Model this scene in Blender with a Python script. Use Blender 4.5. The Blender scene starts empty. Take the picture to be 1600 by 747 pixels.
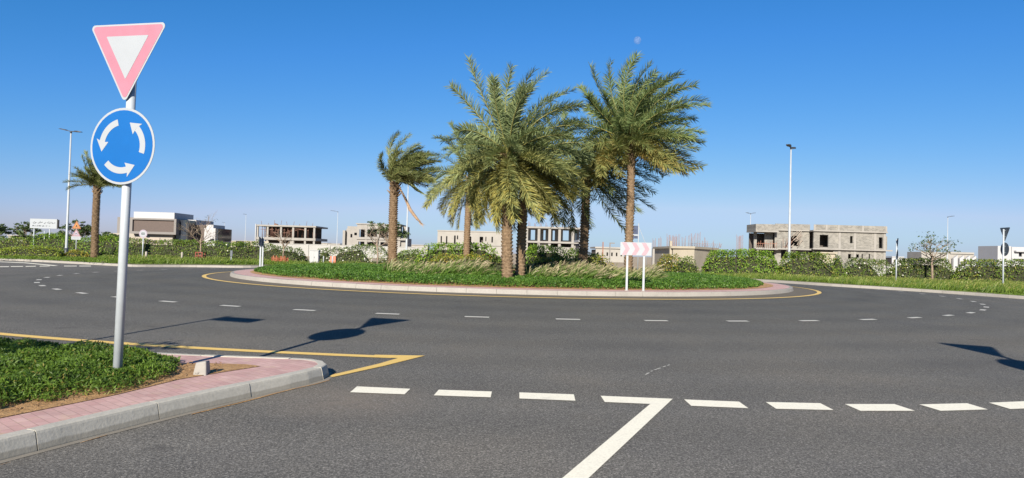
import bpy, math, random
import numpy as np
from mathutils import Vector, Matrix

R = math.radians
random.seed(7)
rng = np.random.default_rng(11)
C = bpy.context.scene
col = C.collection

# ------------------------------------------------------------------ camera geometry
FPX, PITCH, ROLL, H = 1083.4, .0207, .0266, 1.35
CX, CY = .034, 33.3                 # centre of the roundabout
RD, RO = 18.8, 24.6                 # lane ring, outer edge of the crowned carriageway
ROADZ = -.02 * (RO - RD)            # level of the flat road outside the crown


def gz(x, y):
    r = math.hypot(x - CX, y - CY)
    return -.02 * (min(max(r, 8), RO) - RD)


def ray(px, py):
    x = px - 800; y = 373.5 - py
    c, s = math.cos(ROLL), math.sin(ROLL)
    X = c * x - s * y; Z = s * x + c * y
    cp, sp = math.cos(PITCH), math.sin(PITCH)
    return (X / FPX, (FPX * cp - Z * sp) / FPX, (FPX * sp + Z * cp) / FPX)


def G(px, py, dz=0.):
    """the point of the road surface (raised by dz) seen at a place of the photograph"""
    d = ray(px, py); z = dz; x = y = 0
    for i in range(60):
        t = (z - H) / d[2]; x, y = d[0] * t, d[1] * t
        z = gz(x, y) + dz
    return Vector((x, y, z))


def P(px, py, Y):
    d = ray(px, py); t = Y / d[1]
    return Vector((d[0] * t, Y, H + d[2] * t))


def PX(px, Y, z):
    """x of the vertical line seen at px (at height z) at distance Y"""
    py = 395
    for i in range(8):
        p = P(px, py, Y); py -= (z - p.z) * FPX / Y
    return P(px, py, Y).x


# ------------------------------------------------------------------ objects
def tag(o, label=None, cat=None, group=None, kind=None):
    if label: o['label'] = label
    if cat: o['category'] = cat
    if group: o['group'] = group
    if kind: o['kind'] = kind
    return o


def empty(name, loc, label, cat, group=None):
    o = bpy.data.objects.new(name, None); col.objects.link(o)
    o.location = loc; o.empty_display_size = .3
    return tag(o, label, cat, group)


def copy_tree(o, parent=None):
    c = o.copy(); col.objects.link(c)
    if parent: c.parent = parent
    for ch in list(o.children): copy_tree(ch, c)
    return c


class MB:
    def __init__(s):
        s.v = []; s.f = []; s.m = []; s.sm = []

    def add(s, vs, fs, m=0, smooth=False):
        o = len(s.v)
        s.v += [tuple(a) for a in vs]
        for f in fs:
            s.f.append([i + o for i in f]); s.m.append(m); s.sm.append(smooth)
        return s

    def box(s, lo, hi, m=0):
        x0, y0, z0 = lo; x1, y1, z1 = hi
        v = [(x0, y0, z0), (x1, y0, z0), (x1, y1, z0), (x0, y1, z0), (x0, y0, z1), (x1, y0, z1), (x1, y1, z1), (x0, y1, z1)]
        return s.add(v, [(3, 2, 1, 0), (4, 5, 6, 7), (0, 1, 5, 4), (1, 2, 6, 5), (2, 3, 7, 6), (3, 0, 4, 7)], m)

    def hexa(s, a, m=0):
        return s.add(a, [(3, 2, 1, 0), (4, 5, 6, 7), (0, 1, 5, 4), (1, 2, 6, 5), (2, 3, 7, 6), (3, 0, 4, 7)], m)

    def tube(s, pts, rad, n=10, m=0, cap=True):
        pts = [Vector(p) for p in pts]
        if not hasattr(rad, '__len__'): rad = [rad] * len(pts)
        vs = []; ref = None
        for i, p in enumerate(pts):
            t = (pts[min(i + 1, len(pts) - 1)] - pts[max(i - 1, 0)]).normalized()
            if ref is None:
                ref = Vector((1, 0, 0)) if abs(t.x) < .9 else Vector((0, 1, 0))
            a = (ref - t * ref.dot(t)).normalized(); b = t.cross(a); ref = a
            for k in range(n):
                w = 2 * math.pi * k / n
                vs.append(p + (a * math.cos(w) + b * math.sin(w)) * rad[i])
        fs = []
        for i in range(len(pts) - 1):
            for k in range(n):
                k2 = (k + 1) % n
                fs.append((i * n + k, i * n + k2, (i + 1) * n + k2, (i + 1) * n + k))
        s.add(vs, fs, m, True)
        if cap:
            o = len(s.v) - len(vs)
            s.f.append([o + k for k in reversed(range(n))]); s.m.append(m); s.sm.append(False)
            s.f.append([o + (len(pts) - 1) * n + k for k in range(n)]); s.m.append(m); s.sm.append(False)
        return s

    def prism(s, poly, z0, z1, m=0, mside=None):
        """poly in xy, extruded in z"""
        n = len(poly); a = sum(poly[i][0] * poly[(i + 1) % n][1] - poly[(i + 1) % n][0] * poly[i][1] for i in range(n))
        if a < 0: poly = poly[::-1]
        v = [(p[0], p[1], z0) for p in poly] + [(p[0], p[1], z1) for p in poly]
        s.add(v, [list(range(n, 2 * n)), list(reversed(range(n)))], m)
        s.add(v, [(i, (i + 1) % n, n + (i + 1) % n, n + i) for i in range(n)], m if mside is None else mside)
        return s

    def build(s, name, mats, parent=None):
        me = bpy.data.meshes.new(name)
        off = Vector((0, 0, 0))
        if parent:
            q = parent
            while q: off += q.location; q = q.parent
        me.from_pydata([(a[0] - off.x, a[1] - off.y, a[2] - off.z) for a in s.v], [], s.f)
        for m in (mats if isinstance(mats, (list, tuple)) else [mats]): me.materials.append(m)
        me.polygons.foreach_set('material_index', s.m)
        me.polygons.foreach_set('use_smooth', s.sm)
        me.update()
        o = bpy.data.objects.new(name, me); col.objects.link(o)
        if parent: o.parent = parent
        return o


def np_mesh(name, verts, faces_by_size, mat, parent=None, tint_pt=None, tint_face=None):
    """faces_by_size: list of (n x k) int arrays"""
    me = bpy.data.meshes.new(name)
    off = np.zeros(3)
    q = parent
    while q: off += np.array(q.location); q = q.parent
    v = np.asarray(verts, dtype=np.float32) - off.astype(np.float32)
    me.vertices.add(len(v)); me.vertices.foreach_set('co', v.ravel())
    loops = np.concatenate([f.ravel() for f in faces_by_size]).astype(np.int32)
    sizes = np.concatenate([np.full(len(f), f.shape[1]) for f in faces_by_size]).astype(np.int32)
    starts = np.concatenate([[0], np.cumsum(sizes)[:-1]]).astype(np.int32)
    me.loops.add(len(loops)); me.loops.foreach_set('vertex_index', loops)
    me.polygons.add(len(sizes)); me.polygons.foreach_set('loop_start', starts)
    try: me.polygons.foreach_set('loop_total', sizes)
    except Exception: pass
    if tint_pt is not None:
        a = me.attributes.new('tint', 'FLOAT', 'POINT'); a.data.foreach_set('value', np.asarray(tint_pt, dtype=np.float32))
    if tint_face is not None:
        a = me.attributes.new('tint', 'FLOAT', 'FACE'); a.data.foreach_set('value', np.asarray(tint_face, dtype=np.float32))
    me.materials.append(mat)
    me.update(calc_edges=True); me.validate()
    o = bpy.data.objects.new(name, me); col.objects.link(o)
    if parent: o.parent = parent
    return o


# ------------------------------------------------------------------ materials
def new_mat(name):
    m = bpy.data.materials.new(name); m.use_nodes = True
    nt = m.node_tree
    b = nt.nodes['Principled BSDF']
    return m, nt, b


def L(nt, a, b): nt.links.new(a, b)


def noise(nt, scale, detail=3, rough=.55, coord='pos', vec=None):
    n = nt.nodes.new('ShaderNodeTexNoise'); n.inputs['Scale'].default_value = scale
    n.inputs['Detail'].default_value = detail; n.inputs['Roughness'].default_value = rough
    if vec is not None: L(nt, vec, n.inputs['Vector'])
    elif coord == 'pos':
        g = nt.nodes.new('ShaderNodeNewGeometry'); L(nt, g.outputs['Position'], n.inputs['Vector'])
    else:
        g = nt.nodes.new('ShaderNodeTexCoord'); L(nt, g.outputs['Object'], n.inputs['Vector'])
    return n.outputs['Fac']


def ramp(nt, fac, stops):
    r = nt.nodes.new('ShaderNodeValToRGB')
    e = r.color_ramp.elements
    while len(e) < len(stops): e.new(.5)
    for el, (p, c) in zip(e, stops):
        el.position = p; el.color = (*c, 1) if len(c) == 3 else c
    L(nt, fac, r.inputs['Fac']); return r.outputs['Color']


def mixc(nt, fac, a, b, mode='MIX'):
    m = nt.nodes.new('ShaderNodeMix'); m.data_type = 'RGBA'; m.blend_type = mode
    for i, x in ((0, fac), (6, a), (7, b)):
        if isinstance(x, (int, float)): m.inputs[i].default_value = x
        elif isinstance(x, tuple): m.inputs[i].default_value = (*x, 1)
        else: L(nt, x, m.inputs[i])
    return m.outputs[2]


def bump(nt, b, h, strength, dist):
    n = nt.nodes.new('ShaderNodeBump'); n.inputs['Strength'].default_value = strength; n.inputs['Distance'].default_value = dist
    L(nt, h, n.inputs['Height']); L(nt, n.outputs['Normal'], b.inputs['Normal'])


def plain(name, c, rough=.6, var=.12, scale=6, metal=0., spec=.4, coord='pos', bmp=0):
    m, nt, b = new_mat(name)
    lo = tuple(x * (1 - var) for x in c); hi = tuple(min(1, x * (1 + var)) for x in c)
    f = noise(nt, scale, 4, .6, coord)
    L(nt, ramp(nt, f, [(.3, lo), (.7, hi)]), b.inputs['Base Color'])
    b.inputs['Roughness'].default_value = rough; b.inputs['Metallic'].default_value = metal
    b.inputs['Specular IOR Level'].default_value = spec
    if bmp: bump(nt, b, noise(nt, scale * 6, 4), .4, bmp)
    return m


def leaf_mat(name, dark, light, alt, transl=.25, rough=.5, spec=.25):
    m, nt, b = new_mat(name)
    g = nt.nodes.new('ShaderNodeNewGeometry')
    pw_ = nt.nodes.new('ShaderNodeMath'); pw_.operation = 'POWER'; L(nt, g.outputs['Random Per Island'], pw_.inputs[0]); pw_.inputs[1].default_value = 1.35
    cl_ = nt.nodes.new('ShaderNodeMath'); cl_.operation = 'MULTIPLY'; L(nt, pw_.outputs[0], cl_.inputs[0]); L(nt, ramp(nt, noise(nt, 2.6, 3), [(.36, (.45, .45, .45)), (.6, (1.25, 1.25, 1.25))]), cl_.inputs[1])
    c = mixc(nt, cl_.outputs[0], dark, light)
    a = nt.nodes.new('ShaderNodeAttribute'); a.attribute_name = 'tint'
    c = mixc(nt, a.outputs['Fac'], c, alt)
    big = noise(nt, .9, 2)
    c = mixc(nt, ramp(nt, big, [(.35, (0, 0, 0)), (.7, (.35, .35, .35))]), c, tuple(x * 1.25 for x in light))
    L(nt, c, b.inputs['Base Color'])
    b.inputs['Roughness'].default_value = rough; b.inputs['Specular IOR Level'].default_value = spec
    t = nt.nodes.new('ShaderNodeBsdfTranslucent')
    tc = nt.nodes.new('ShaderNodeHueSaturation'); tc.inputs['Value'].default_value = 1.3; tc.inputs['Saturation'].default_value = 1.15
    L(nt, c, tc.inputs['Color']); L(nt, tc.outputs['Color'], t.inputs['Color'])
    mx = nt.nodes.new('ShaderNodeMixShader'); mx.inputs['Fac'].default_value = transl
    L(nt, b.outputs['BSDF'], mx.inputs[1]); L(nt, t.outputs['BSDF'], mx.inputs[2])
    L(nt, mx.outputs['Shader'], nt.nodes['Material Output'].inputs['Surface'])
    return m


M = {}
# asphalt: aggregate speckle, patches, faint wheel paths round the island
m, nt, b = new_mat('asphalt'); M['asphalt'] = m
fine = noise(nt, 150, 1, .5); grain = noise(nt, 58, 2, .65)
mid = noise(nt, 26, 3, .6)
big = noise(nt, .35, 4, .6)
base = ramp(nt, fine, [(.30, (.030, .0295, .029)), (.46, (.070, .068, .066)), (.60, (.135, .131, .125)), (.74, (.29, .28, .26))])
base = mixc(nt, .52, base, ramp(nt, grain, [(.33, (.024, .0235, .023)), (.46, (.066, .0645, .063)), (.56, (.115, .112, .108)), (.70, (.30, .29, .275))]))
base = mixc(nt, .12, base, ramp(nt, mid, [(.35, (.066, .066, .068)), (.65, (.115, .113, .112))]))
base = mixc(nt, 1.0, base, ramp(nt, big, [(.3, (.86, .87, .90)), (.5, (1, 1, 1)), (.72, (1.12, 1.08, 1.03))]), 'MULTIPLY')
g = nt.nodes.new('ShaderNodeNewGeometry')
v = nt.nodes.new('ShaderNodeVectorMath'); v.operation = 'DISTANCE'; L(nt, g.outputs['Position'], v.inputs[0]); v.inputs[1].default_value = (CX, CY, 0)
w = nt.nodes.new('ShaderNodeMath'); w.operation = 'MULTIPLY'; L(nt, v.outputs['Value'], w.inputs[0]); w.inputs[1].default_value = 3.6
sn = nt.nodes.new('ShaderNodeMath'); sn.operation = 'SINE'; L(nt, w.outputs[0], sn.inputs[0])
md = nt.nodes.new('ShaderNodeMapRange'); L(nt, sn.outputs[0], md.inputs['Value']); md.inputs['From Min'].default_value = -1
md.inputs['To Min'].default_value = .93; md.inputs['To Max'].default_value = 1.03
base = mixc(nt, 1.0, base, md.outputs['Result'], 'MULTIPLY')
radial_tone = nt.nodes.new('ShaderNodeMapRange'); L(nt, v.outputs['Value'], radial_tone.inputs['Value'])      # tone by distance: darker round the island, paler and warmer on the approach
radial_tone.inputs['From Min'].default_value = 16; radial_tone.inputs['From Max'].default_value = 28
base = mixc(nt, 1.0, base, mixc(nt, radial_tone.outputs['Result'], (.95, .975, .945), (1.36, 1.34, 1.275)), 'MULTIPLY')
dst = nt.nodes.new('ShaderNodeMapRange'); L(nt, v.outputs['Value'], dst.inputs['Value'])      # dust that gathers along the island kerb
dst.inputs['From Min'].default_value = 13.5; dst.inputs['From Max'].default_value = 13.25; dst.inputs['To Max'].default_value = .6
base = mixc(nt, dst.outputs['Result'], base, (.15, .128, .10))
v2 = nt.nodes.new('ShaderNodeVectorMath'); v2.operation = 'DISTANCE'; L(nt, g.outputs['Position'], v2.inputs[0]); v2.inputs[1].default_value = (-1.55, 6.75, ROADZ)
m2 = nt.nodes.new('ShaderNodeMapRange'); L(nt, v2.outputs['Value'], m2.inputs['Value']); m2.inputs['From Min'].default_value = 1.0; m2.inputs['From Max'].default_value = .1; m2.inputs['To Max'].default_value = .8
pm = nt.nodes.new('ShaderNodeMath'); pm.operation = 'MULTIPLY'; L(nt, m2.outputs['Result'], pm.inputs[0]); L(nt, noise(nt, 3.2, 4, .6), pm.inputs[1])
base = mixc(nt, pm.outputs[0], base, (.21, .175, .14))      # spilt sand by the kerb nose
oil = noise(nt, 1.7, 2, .4)
base = mixc(nt, ramp(nt, oil, [(.70, (0, 0, 0)), (.78, (.55, .55, .55))]), base, (.06, .058, .056))
stn = noise(nt, .9, 5, .7)
base = mixc(nt, ramp(nt, stn, [(.60, (0, 0, 0)), (.74, (.22, .22, .22))]), base, (.14, .12, .095))
vor = nt.nodes.new('ShaderNodeTexVoronoi'); vor.inputs['Scale'].default_value = 24; L(nt, g.outputs['Position'], vor.inputs['Vector'])
base = mixc(nt, ramp(nt, vor.outputs['Distance'], [(.08, (.8, .8, .8)), (.13, (0, 0, 0))]), base, mixc(nt, vor.outputs['Color'], (.05, .05, .05), (.42, .40, .37)))
L(nt, base, b.inputs['Base Color']); b.inputs['Roughness'].default_value = .9; b.inputs['Specular IOR Level'].default_value = .1
bump(nt, b, fine, .6, .006)


def paint(name, c):
    m, nt, b = new_mat(name)
    f = noise(nt, 60, 4, .7); s = noise(nt, 4, 5, .75)
    cc = ramp(nt, f, [(.3, tuple(x * .82 for x in c)), (.55, c), (.8, tuple(min(1, x * 1.08) for x in c))])
    cc = mixc(nt, ramp(nt, s, [(.58, (0, 0, 0)), (.8, (.4, .4, .4))]), cc, (.25, .235, .21))
    # worn through: flecks of asphalt
    cc = mixc(nt, ramp(nt, noise(nt, 120, 2, .6), [(.68, (0, 0, 0)), (.76, (.5, .5, .5))]), cc, (.13, .12, .11))
    L(nt, cc, b.inputs['Base Color']); b.inputs['Roughness'].default_value = .7
    bump(nt, b, f, .3, .004)
    return m


M['white_paint'] = paint('white_paint', (.76, .725, .60))
M['worn_paint'] = paint('worn_paint', (.50, .49, .44))
M['yellow_paint'] = paint('yellow_paint', (.64, .44, .125))


def concrete(name, c, sc=2.0, stain=None):
    m, nt, b = new_mat(name)
    f = noise(nt, sc, 5, .65); g2 = noise(nt, sc * 22, 3, .6)
    cc = ramp(nt, f, [(.3, tuple(x * .82 for x in c)), (.52, c), (.75, tuple(min(1, x * 1.1) for x in c))])
    cc = mixc(nt, .35, cc, ramp(nt, g2, [(.35, tuple(x * .75 for x in c)), (.65, tuple(min(1, x * 1.12) for x in c))]))
    if stain is not None:
        g = nt.nodes.new('ShaderNodeNewGeometry'); sx = nt.nodes.new('ShaderNodeSeparateXYZ'); L(nt, g.outputs['Position'], sx.inputs[0])
        ad = nt.nodes.new('ShaderNodeMath'); ad.operation = 'MULTIPLY_ADD'; L(nt, f, ad.inputs[0]); ad.inputs[1].default_value = .05; L(nt, sx.outputs['Z'], ad.inputs[2])
        st_ = nt.nodes.new('ShaderNodeMapRange'); L(nt, ad.outputs[0], st_.inputs['Value']); st_.inputs['From Min'].default_value = stain; st_.inputs['From Max'].default_value = stain + .012
        cc = mixc(nt, st_.outputs['Result'], mixc(nt, .55, cc, (.16, .145, .115)), cc)
    L(nt, cc, b.inputs['Base Color']); b.inputs['Roughness'].default_value = .85; b.inputs['Specular IOR Level'].default_value = .2
    bump(nt, b, g2, .35, .006)
    return m


M['kerb'] = concrete('kerb_concrete', (0.4, 0.385, 0.34), 1.6, -.05)
M['kerb_far'] = concrete('kerb_concrete_pale', (0.27, 0.255, 0.235), 1.2)
m, nt, b = new_mat('grey_block'); M['grey_block'] = m
br = nt.nodes.new('ShaderNodeTexBrick'); g = nt.nodes.new('ShaderNodeNewGeometry'); sx = nt.nodes.new('ShaderNodeSeparateXYZ'); cx_ = nt.nodes.new('ShaderNodeCombineXYZ')
L(nt, g.outputs['Position'], sx.inputs[0]); L(nt, sx.outputs['X'], cx_.inputs['X']); L(nt, sx.outputs['Z'], cx_.inputs['Y']); L(nt, cx_.outputs[0], br.inputs['Vector'])
br.inputs['Scale'].default_value = 1; br.inputs['Brick Width'].default_value = .42; br.inputs['Row Height'].default_value = .21; br.inputs['Mortar Size'].default_value = .012
br.inputs['Color1'].default_value = (.15, .145, .135, 1); br.inputs['Color2'].default_value = (.225, .217, .20, 1); br.inputs['Mortar'].default_value = (.26, .25, .225, 1)
cc = mixc(nt, 1., br.outputs['Color'], ramp(nt, noise(nt, .8, 5, .7), [(.3, (.78, .78, .78)), (.55, (1, 1, 1)), (.75, (1.2, 1.18, 1.12))]), 'MULTIPLY')
L(nt, cc, b.inputs['Base Color']); b.inputs['Roughness'].default_value = .9; b.inputs['Specular IOR Level'].default_value = .15
M['raw_concrete'] = concrete('raw_concrete', (0.25, 0.24, 0.225), .5)
M['cream_concrete'] = concrete('cream_concrete', (0.31, 0.28, 0.225), .4)
M['stone_block'] = concrete('stone_block', (0.3, 0.275, 0.24), 7)
M['white_wall'] = concrete('white_wall', (0.3, 0.3, 0.29), .25)
M['beige_wall'] = concrete('beige_wall', (0.275, 0.264, 0.245), .3)
M['villa_white'] = plain('villa_white', (0.33, 0.335, 0.35), .7, .04, .3)
M['villa_grey'] = plain('villa_grey', (0.155, 0.145, 0.14), .7, .06, .4)
M['villa_tan'] = plain('villa_tan', (0.29, 0.25, 0.215), .8, .08, .4)
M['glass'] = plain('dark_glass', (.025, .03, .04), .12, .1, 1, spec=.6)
M['room_shade'] = plain('shaded_interior', (.07, .06, .055), .9, .2, 1)  # inner walls behind openings: room shade put into their colour
M['scaffold'] = plain('scaffold_brown', (.14, .07, .05), .7, .3, 3)
M['rebar'] = plain('rusty_rebar', (.22, .105, .07), .8, .3, 3)
# lattice cladding of the villa
m, nt, b = new_mat('brown_lattice'); M['lattice'] = m
br = nt.nodes.new('ShaderNodeTexBrick'); g = nt.nodes.new('ShaderNodeNewGeometry')
sx = nt.nodes.new('ShaderNodeSeparateXYZ'); cx_ = nt.nodes.new('ShaderNodeCombineXYZ'); L(nt, g.outputs['Position'], sx.inputs[0])
L(nt, sx.outputs['X'], cx_.inputs['X']); L(nt, sx.outputs['Z'], cx_.inputs['Y']); L(nt, cx_.outputs[0], br.inputs['Vector'])
br.inputs['Color1'].default_value = (.092, .066, .057, 1); br.inputs['Color2'].default_value = (.074, .055, .048, 1); br.inputs['Mortar'].default_value = (.05, .036, .033, 1)
br.inputs['Scale'].default_value = 1.6; br.inputs['Mortar Size'].default_value = .03
L(nt, br.outputs['Color'], b.inputs['Base Color']); b.inputs['Roughness'].default_value = .7

# pink paving bricks, herringbone-ish
def paving(name, ang):
    m, nt, b = new_mat(name)
    g = nt.nodes.new('ShaderNodeNewGeometry')
    mp = nt.nodes.new('ShaderNodeMapping'); mp.inputs['Rotation'].default_value = (0, 0, ang); L(nt, g.outputs['Position'], mp.inputs['Vector'])
    br = nt.nodes.new('ShaderNodeTexBrick'); L(nt, mp.outputs[0], br.inputs['Vector'])
    br.inputs['Scale'].default_value = 1; br.inputs['Brick Width'].default_value = .16; br.inputs['Row Height'].default_value = .08
    br.inputs['Mortar Size'].default_value = .004; br.inputs['Mortar Smooth'].default_value = .2; br.inputs['Bias'].default_value = 0
    br.inputs['Color1'].default_value = (.435, .262, .245, 1); br.inputs['Color2'].default_value = (.49, .325, .30, 1); br.inputs['Mortar'].default_value = (.33, .21, .19, 1)
    cc = mixc(nt, 1., br.outputs['Color'], ramp(nt, noise(nt, 3, 5, .7), [(.3, (.8, .8, .8)), (.7, (1.1, 1.1, 1.1))]), 'MULTIPLY')
    cc = mixc(nt, ramp(nt, noise(nt, 5, 6, .75), [(.54, (0, 0, 0)), (.7, (.6, .6, .6))]), cc, (.42, .32, .2))
    L(nt, cc, b.inputs['Base Color']); b.inputs['Roughness'].default_value = .85
    bump(nt, b, br.outputs['Fac'], -.5, .006)
    return m


M['paving'] = paving('pink_paving', R(40))
m, nt, b = new_mat('sandy_soil'); M['soil'] = m
cc = ramp(nt, noise(nt, 9, 6, .75), [(.3, (.24, .12, .04)), (.5, (.42, .24, .095)), (.7, (.52, .33, .15))])
cc = mixc(nt, ramp(nt, noise(nt, 40, 4, .7), [(.35, (0, 0, 0)), (.6, (.5, .5, .5))]), cc, (.16, .10, .05))
L(nt, cc, b.inputs['Base Color']); b.inputs['Roughness'].default_value = .95; bump(nt, b, noise(nt, 30, 5, .7), .8, .02)
m, nt, b = new_mat('desert_ground'); M['ground'] = m
cc = ramp(nt, noise(nt, .06, 6, .7), [(.3, (.26, .20, .13)), (.7, (.36, .285, .19))])
L(nt, cc, b.inputs['Base Color']); b.inputs['Roughness'].default_value = .95
m, nt, b = new_mat('verge_soil'); M['verge'] = m
cc = ramp(nt, noise(nt, 1.6, 6, .75), [(.3, (.06, .075, .022)), (.55, (.13, .12, .04)), (.75, (.22, .17, .08))])
L(nt, cc, b.inputs['Base Color']); b.inputs['Roughness'].default_value = .95

M['galv'] = plain('galvanised_steel', (.37, .41, .45), .5, .08, 5, metal=.1, spec=.4)
M['pole_grey'] = plain('pole_grey', (0.3, 0.33, 0.36), .5, .07, 3, spec=.4)
M['sign_white'] = plain('sign_white', (0.275, 0.3, 0.33), .5, .03, 4)
M['sign_pink'] = plain('faded_red_film', (0.325, 0.135, 0.185), .5, .07, 5)
M['sign_pale_pink'] = plain('very_faded_red_film', (0.33, 0.2, 0.235), .5, .08, 5)
M['sign_blue'] = plain('blue_film', (0.0, 0.085, 0.3), .45, .05, 4)
M['sign_back'] = plain('sign_back_grey', (0.085, 0.1, 0.12), .55, .08, 3)
M['sign_orange'] = plain('orange_film', (0.36, 0.16, 0.045), .6, .12, 8)
M['sign_lilac'] = plain('lilac_film', (0.27, 0.235, 0.29), .6, .1, 8)
M['dark_red'] = plain('dark_red_film', (.26, .09, .10), .6, .1, 8)
M['black'] = plain('black_marking', (.02, .02, .022), .6, .2, 4)
M['dark_blue'] = plain('navy_banner', (.035, .05, .10), .6, .6, 2.5)
M['lamp_dark'] = plain('lamp_head_dark', (.035, .04, .05), .5, .2, 4)
M['cabinet'] = plain('cabinet_paint', (0.31, 0.32, 0.33), .5, .05, 3)
M['red_guard'] = plain('red_guard_paint', (0.16, 0.035, 0.018), .6, .2, 5)
M['orange_plastic'] = plain('orange_plastic', (0.42, 0.07, 0.018), .5, .15, 6)
M['orange_net'] = plain('orange_netting', (.22, .075, .035), .7, .3, 9)
M['grey_bark'] = plain('grey_bark', (.20, .155, .115), .9, .3, 12)
M['trunk'] = None
m, nt, b = new_mat('palm_trunk'); M['trunk'] = m
cc = ramp(nt, noise(nt, 14, 5, .7), [(.28, (.07, .045, .026)), (.5, (.195, .138, .088)), (.75, (.30, .225, .15))])
cc = mixc(nt, ramp(nt, noise(nt, 1.1, 3), [(.4, (0, 0, 0)), (.7, (.4, .4, .4))]), cc, (.20, .145, .095))
L(nt, cc, b.inputs['Base Color']); b.inputs['Roughness'].default_value = .95; b.inputs['Specular IOR Level'].default_value = .1
bump(nt, b, noise(nt, 45, 4, .7), .6, .02)

M['frond'] = leaf_mat('palm_leaf', (.085, .125, .05), (.225, .275, .13), (.36, .285, .06), .25, .5, .3)
M['frond_deep'] = leaf_mat('palm_leaf_deep', (.065, .108, .035), (.175, .235, .095), (.42, .26, .07), .25, .5, .3)
M['frond_wind'] = leaf_mat('palm_leaf_brownish', (.075, .11, .028), (.19, .21, .08), (.28, .17, .12), .15, .5, .4)
M['hedge_bright'] = leaf_mat('hedge_leaf_bright', (.025, .07, .005), (.17, .285, .03), (.27, .27, .045), .28)
M['hedge_lime'] = leaf_mat('hedge_leaf_lime', (.035, .07, .006), (.20, .26, .03), (.30, .29, .05), .28)
M['hedge_mid'] = leaf_mat('hedge_leaf_mid', (.016, .044, .005), (.14, .215, .03), (.24, .21, .04), .25)
M['hedge_dark'] = leaf_mat('hedge_leaf_dark', (.012, .032, .004), (.11, .165, .028), (.20, .17, .05), .2)
M['hedge_gold'] = leaf_mat('hedge_leaf_gold', (.06, .10, .012), (.19, .20, .03), (.36, .22, .03), .25)
M['cover_isle'] = leaf_mat('ground_cover_leaf', (.022, .062, .008), (.078, .155, .022), (.11, .17, .03), .2)
M['cover_near'] = leaf_mat('ground_cover_leaf_near', (.03, .066, .010), (.115, .19, .026), (.27, .19, .06), .3)
M['grass_tall'] = leaf_mat('fountain_grass', (.045, .105, .014), (.125, .215, .035), (.40, .30, .225), .3)
M['grass_verge'] = leaf_mat('verge_grass', (.035, .08, .010), (.135, .20, .028), (.23, .21, .07), .3)
M['tree_leaf'] = leaf_mat('acacia_leaf', (.03, .055, .018), (.085, .12, .04), (.16, .16, .06), .2)
M['flower'] = plain('white_flower', (.42, .42, .37), .7, .08, 6)
M['twigs'] = plain('shaded_twigs', (.022, .024, .010), .9, .4, 9)  # hedge core: dark gap shade between the leaves put into the colour
M['litter'] = plain('leaf_litter', (.17, .10, .05), .9, .5, 20)
M['dead_frond'] = plain('dry_frond', (.27, .19, .13), .9, .25, 10)


# ------------------------------------------------------------------ world, sun, camera
SKY_GRADE = ((.107, 1.79), (.525, .97), (2.0, .50))
SUN_EL, SUN_AZ = 25.75, 11.5        # light travels toward +y and a little toward +x
w = bpy.data.worlds.new('World'); C.world = w; w.use_nodes = True
nt = w.node_tree; bg = nt.nodes['Background']
sky = nt.nodes.new('ShaderNodeTexSky'); sky.sky_type = 'NISHITA'; sky.sun_disc = False
sky.sun_elevation = R(SUN_EL); sky.sun_rotation = R(180 + SUN_AZ)
sky.air_density = 1.0; sky.dust_density = .4; sky.ozone_density = 2.5; sky.altitude = 0
sep = nt.nodes.new('ShaderNodeSeparateColor'); com = nt.nodes.new('ShaderNodeCombineColor'); L(nt, sky.outputs['Color'], sep.inputs[0])
for k, (ga, pw_) in enumerate(SKY_GRADE):      # photographic rendering of the sky blue: gain and contrast per channel
    lo = nt.nodes.new('ShaderNodeMath'); lo.operation = 'MINIMUM'; L(nt, sep.outputs[k], lo.inputs[0]); lo.inputs[1].default_value = (6.45, 8.4, 8.0)[k]
    e = nt.nodes.new('ShaderNodeMath'); e.operation = 'POWER'; L(nt, lo.outputs[0], e.inputs[0]); e.inputs[1].default_value = pw_
    f_ = nt.nodes.new('ShaderNodeMath'); f_.operation = 'MULTIPLY'; L(nt, e.outputs[0], f_.inputs[0]); f_.inputs[1].default_value = ga
    if k == 2:
        ln_ = nt.nodes.new('ShaderNodeMath'); ln_.operation = 'MULTIPLY'; L(nt, sep.outputs[k], ln_.inputs[0]); ln_.inputs[1].default_value = .83
        mn = nt.nodes.new('ShaderNodeMath'); mn.operation = 'MINIMUM'; L(nt, ln_.outputs[0], mn.inputs[0]); L(nt, f_.outputs[0], mn.inputs[1]); f_ = mn
    L(nt, f_.outputs[0], com.inputs[k])
L(nt, com.outputs[0], bg.inputs['Color'])
bg.inputs['Strength'].default_value = .08
sun = bpy.data.lights.new('sun', 'SUN'); sun.energy = 5.0; sun.angle = R(.53); sun.color = (1, .91, .77)
so = bpy.data.objects.new('sun', sun); col.objects.link(so)
d = Vector((math.sin(R(SUN_AZ)) * math.cos(R(SUN_EL)), math.cos(R(SUN_AZ)) * math.cos(R(SUN_EL)), -math.sin(R(SUN_EL))))
so.rotation_euler = d.to_track_quat('-Z', 'Y').to_euler(); so.location = (-20, -60, 40)
cam = bpy.data.cameras.new('camera'); co = bpy.data.objects.new('camera', cam); col.objects.link(co)
cam.sensor_width = 36; cam.lens = 36 * FPX / 1600; cam.clip_start = .1; cam.clip_end = 12000
c_, s_ = math.cos(ROLL), math.sin(ROLL); cp, sp = math.cos(PITCH), math.sin(PITCH)
rp = lambda x, z: Vector((x, -z * sp, z * cp))
right = rp(c_, s_); up = rp(-s_, c_); fw = Vector((0, cp, sp))
mt = Matrix((right, up, -fw)).transposed().to_4x4(); mt.translation = (0, 0, H)
co.matrix_world = mt; C.camera = co
C.view_settings.view_transform = 'Standard'; C.view_settings.look = 'None'; C.view_settings.gamma = 1
C.view_settings.exposure = 1.0
C.view_settings.use_curve_mapping = False
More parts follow.
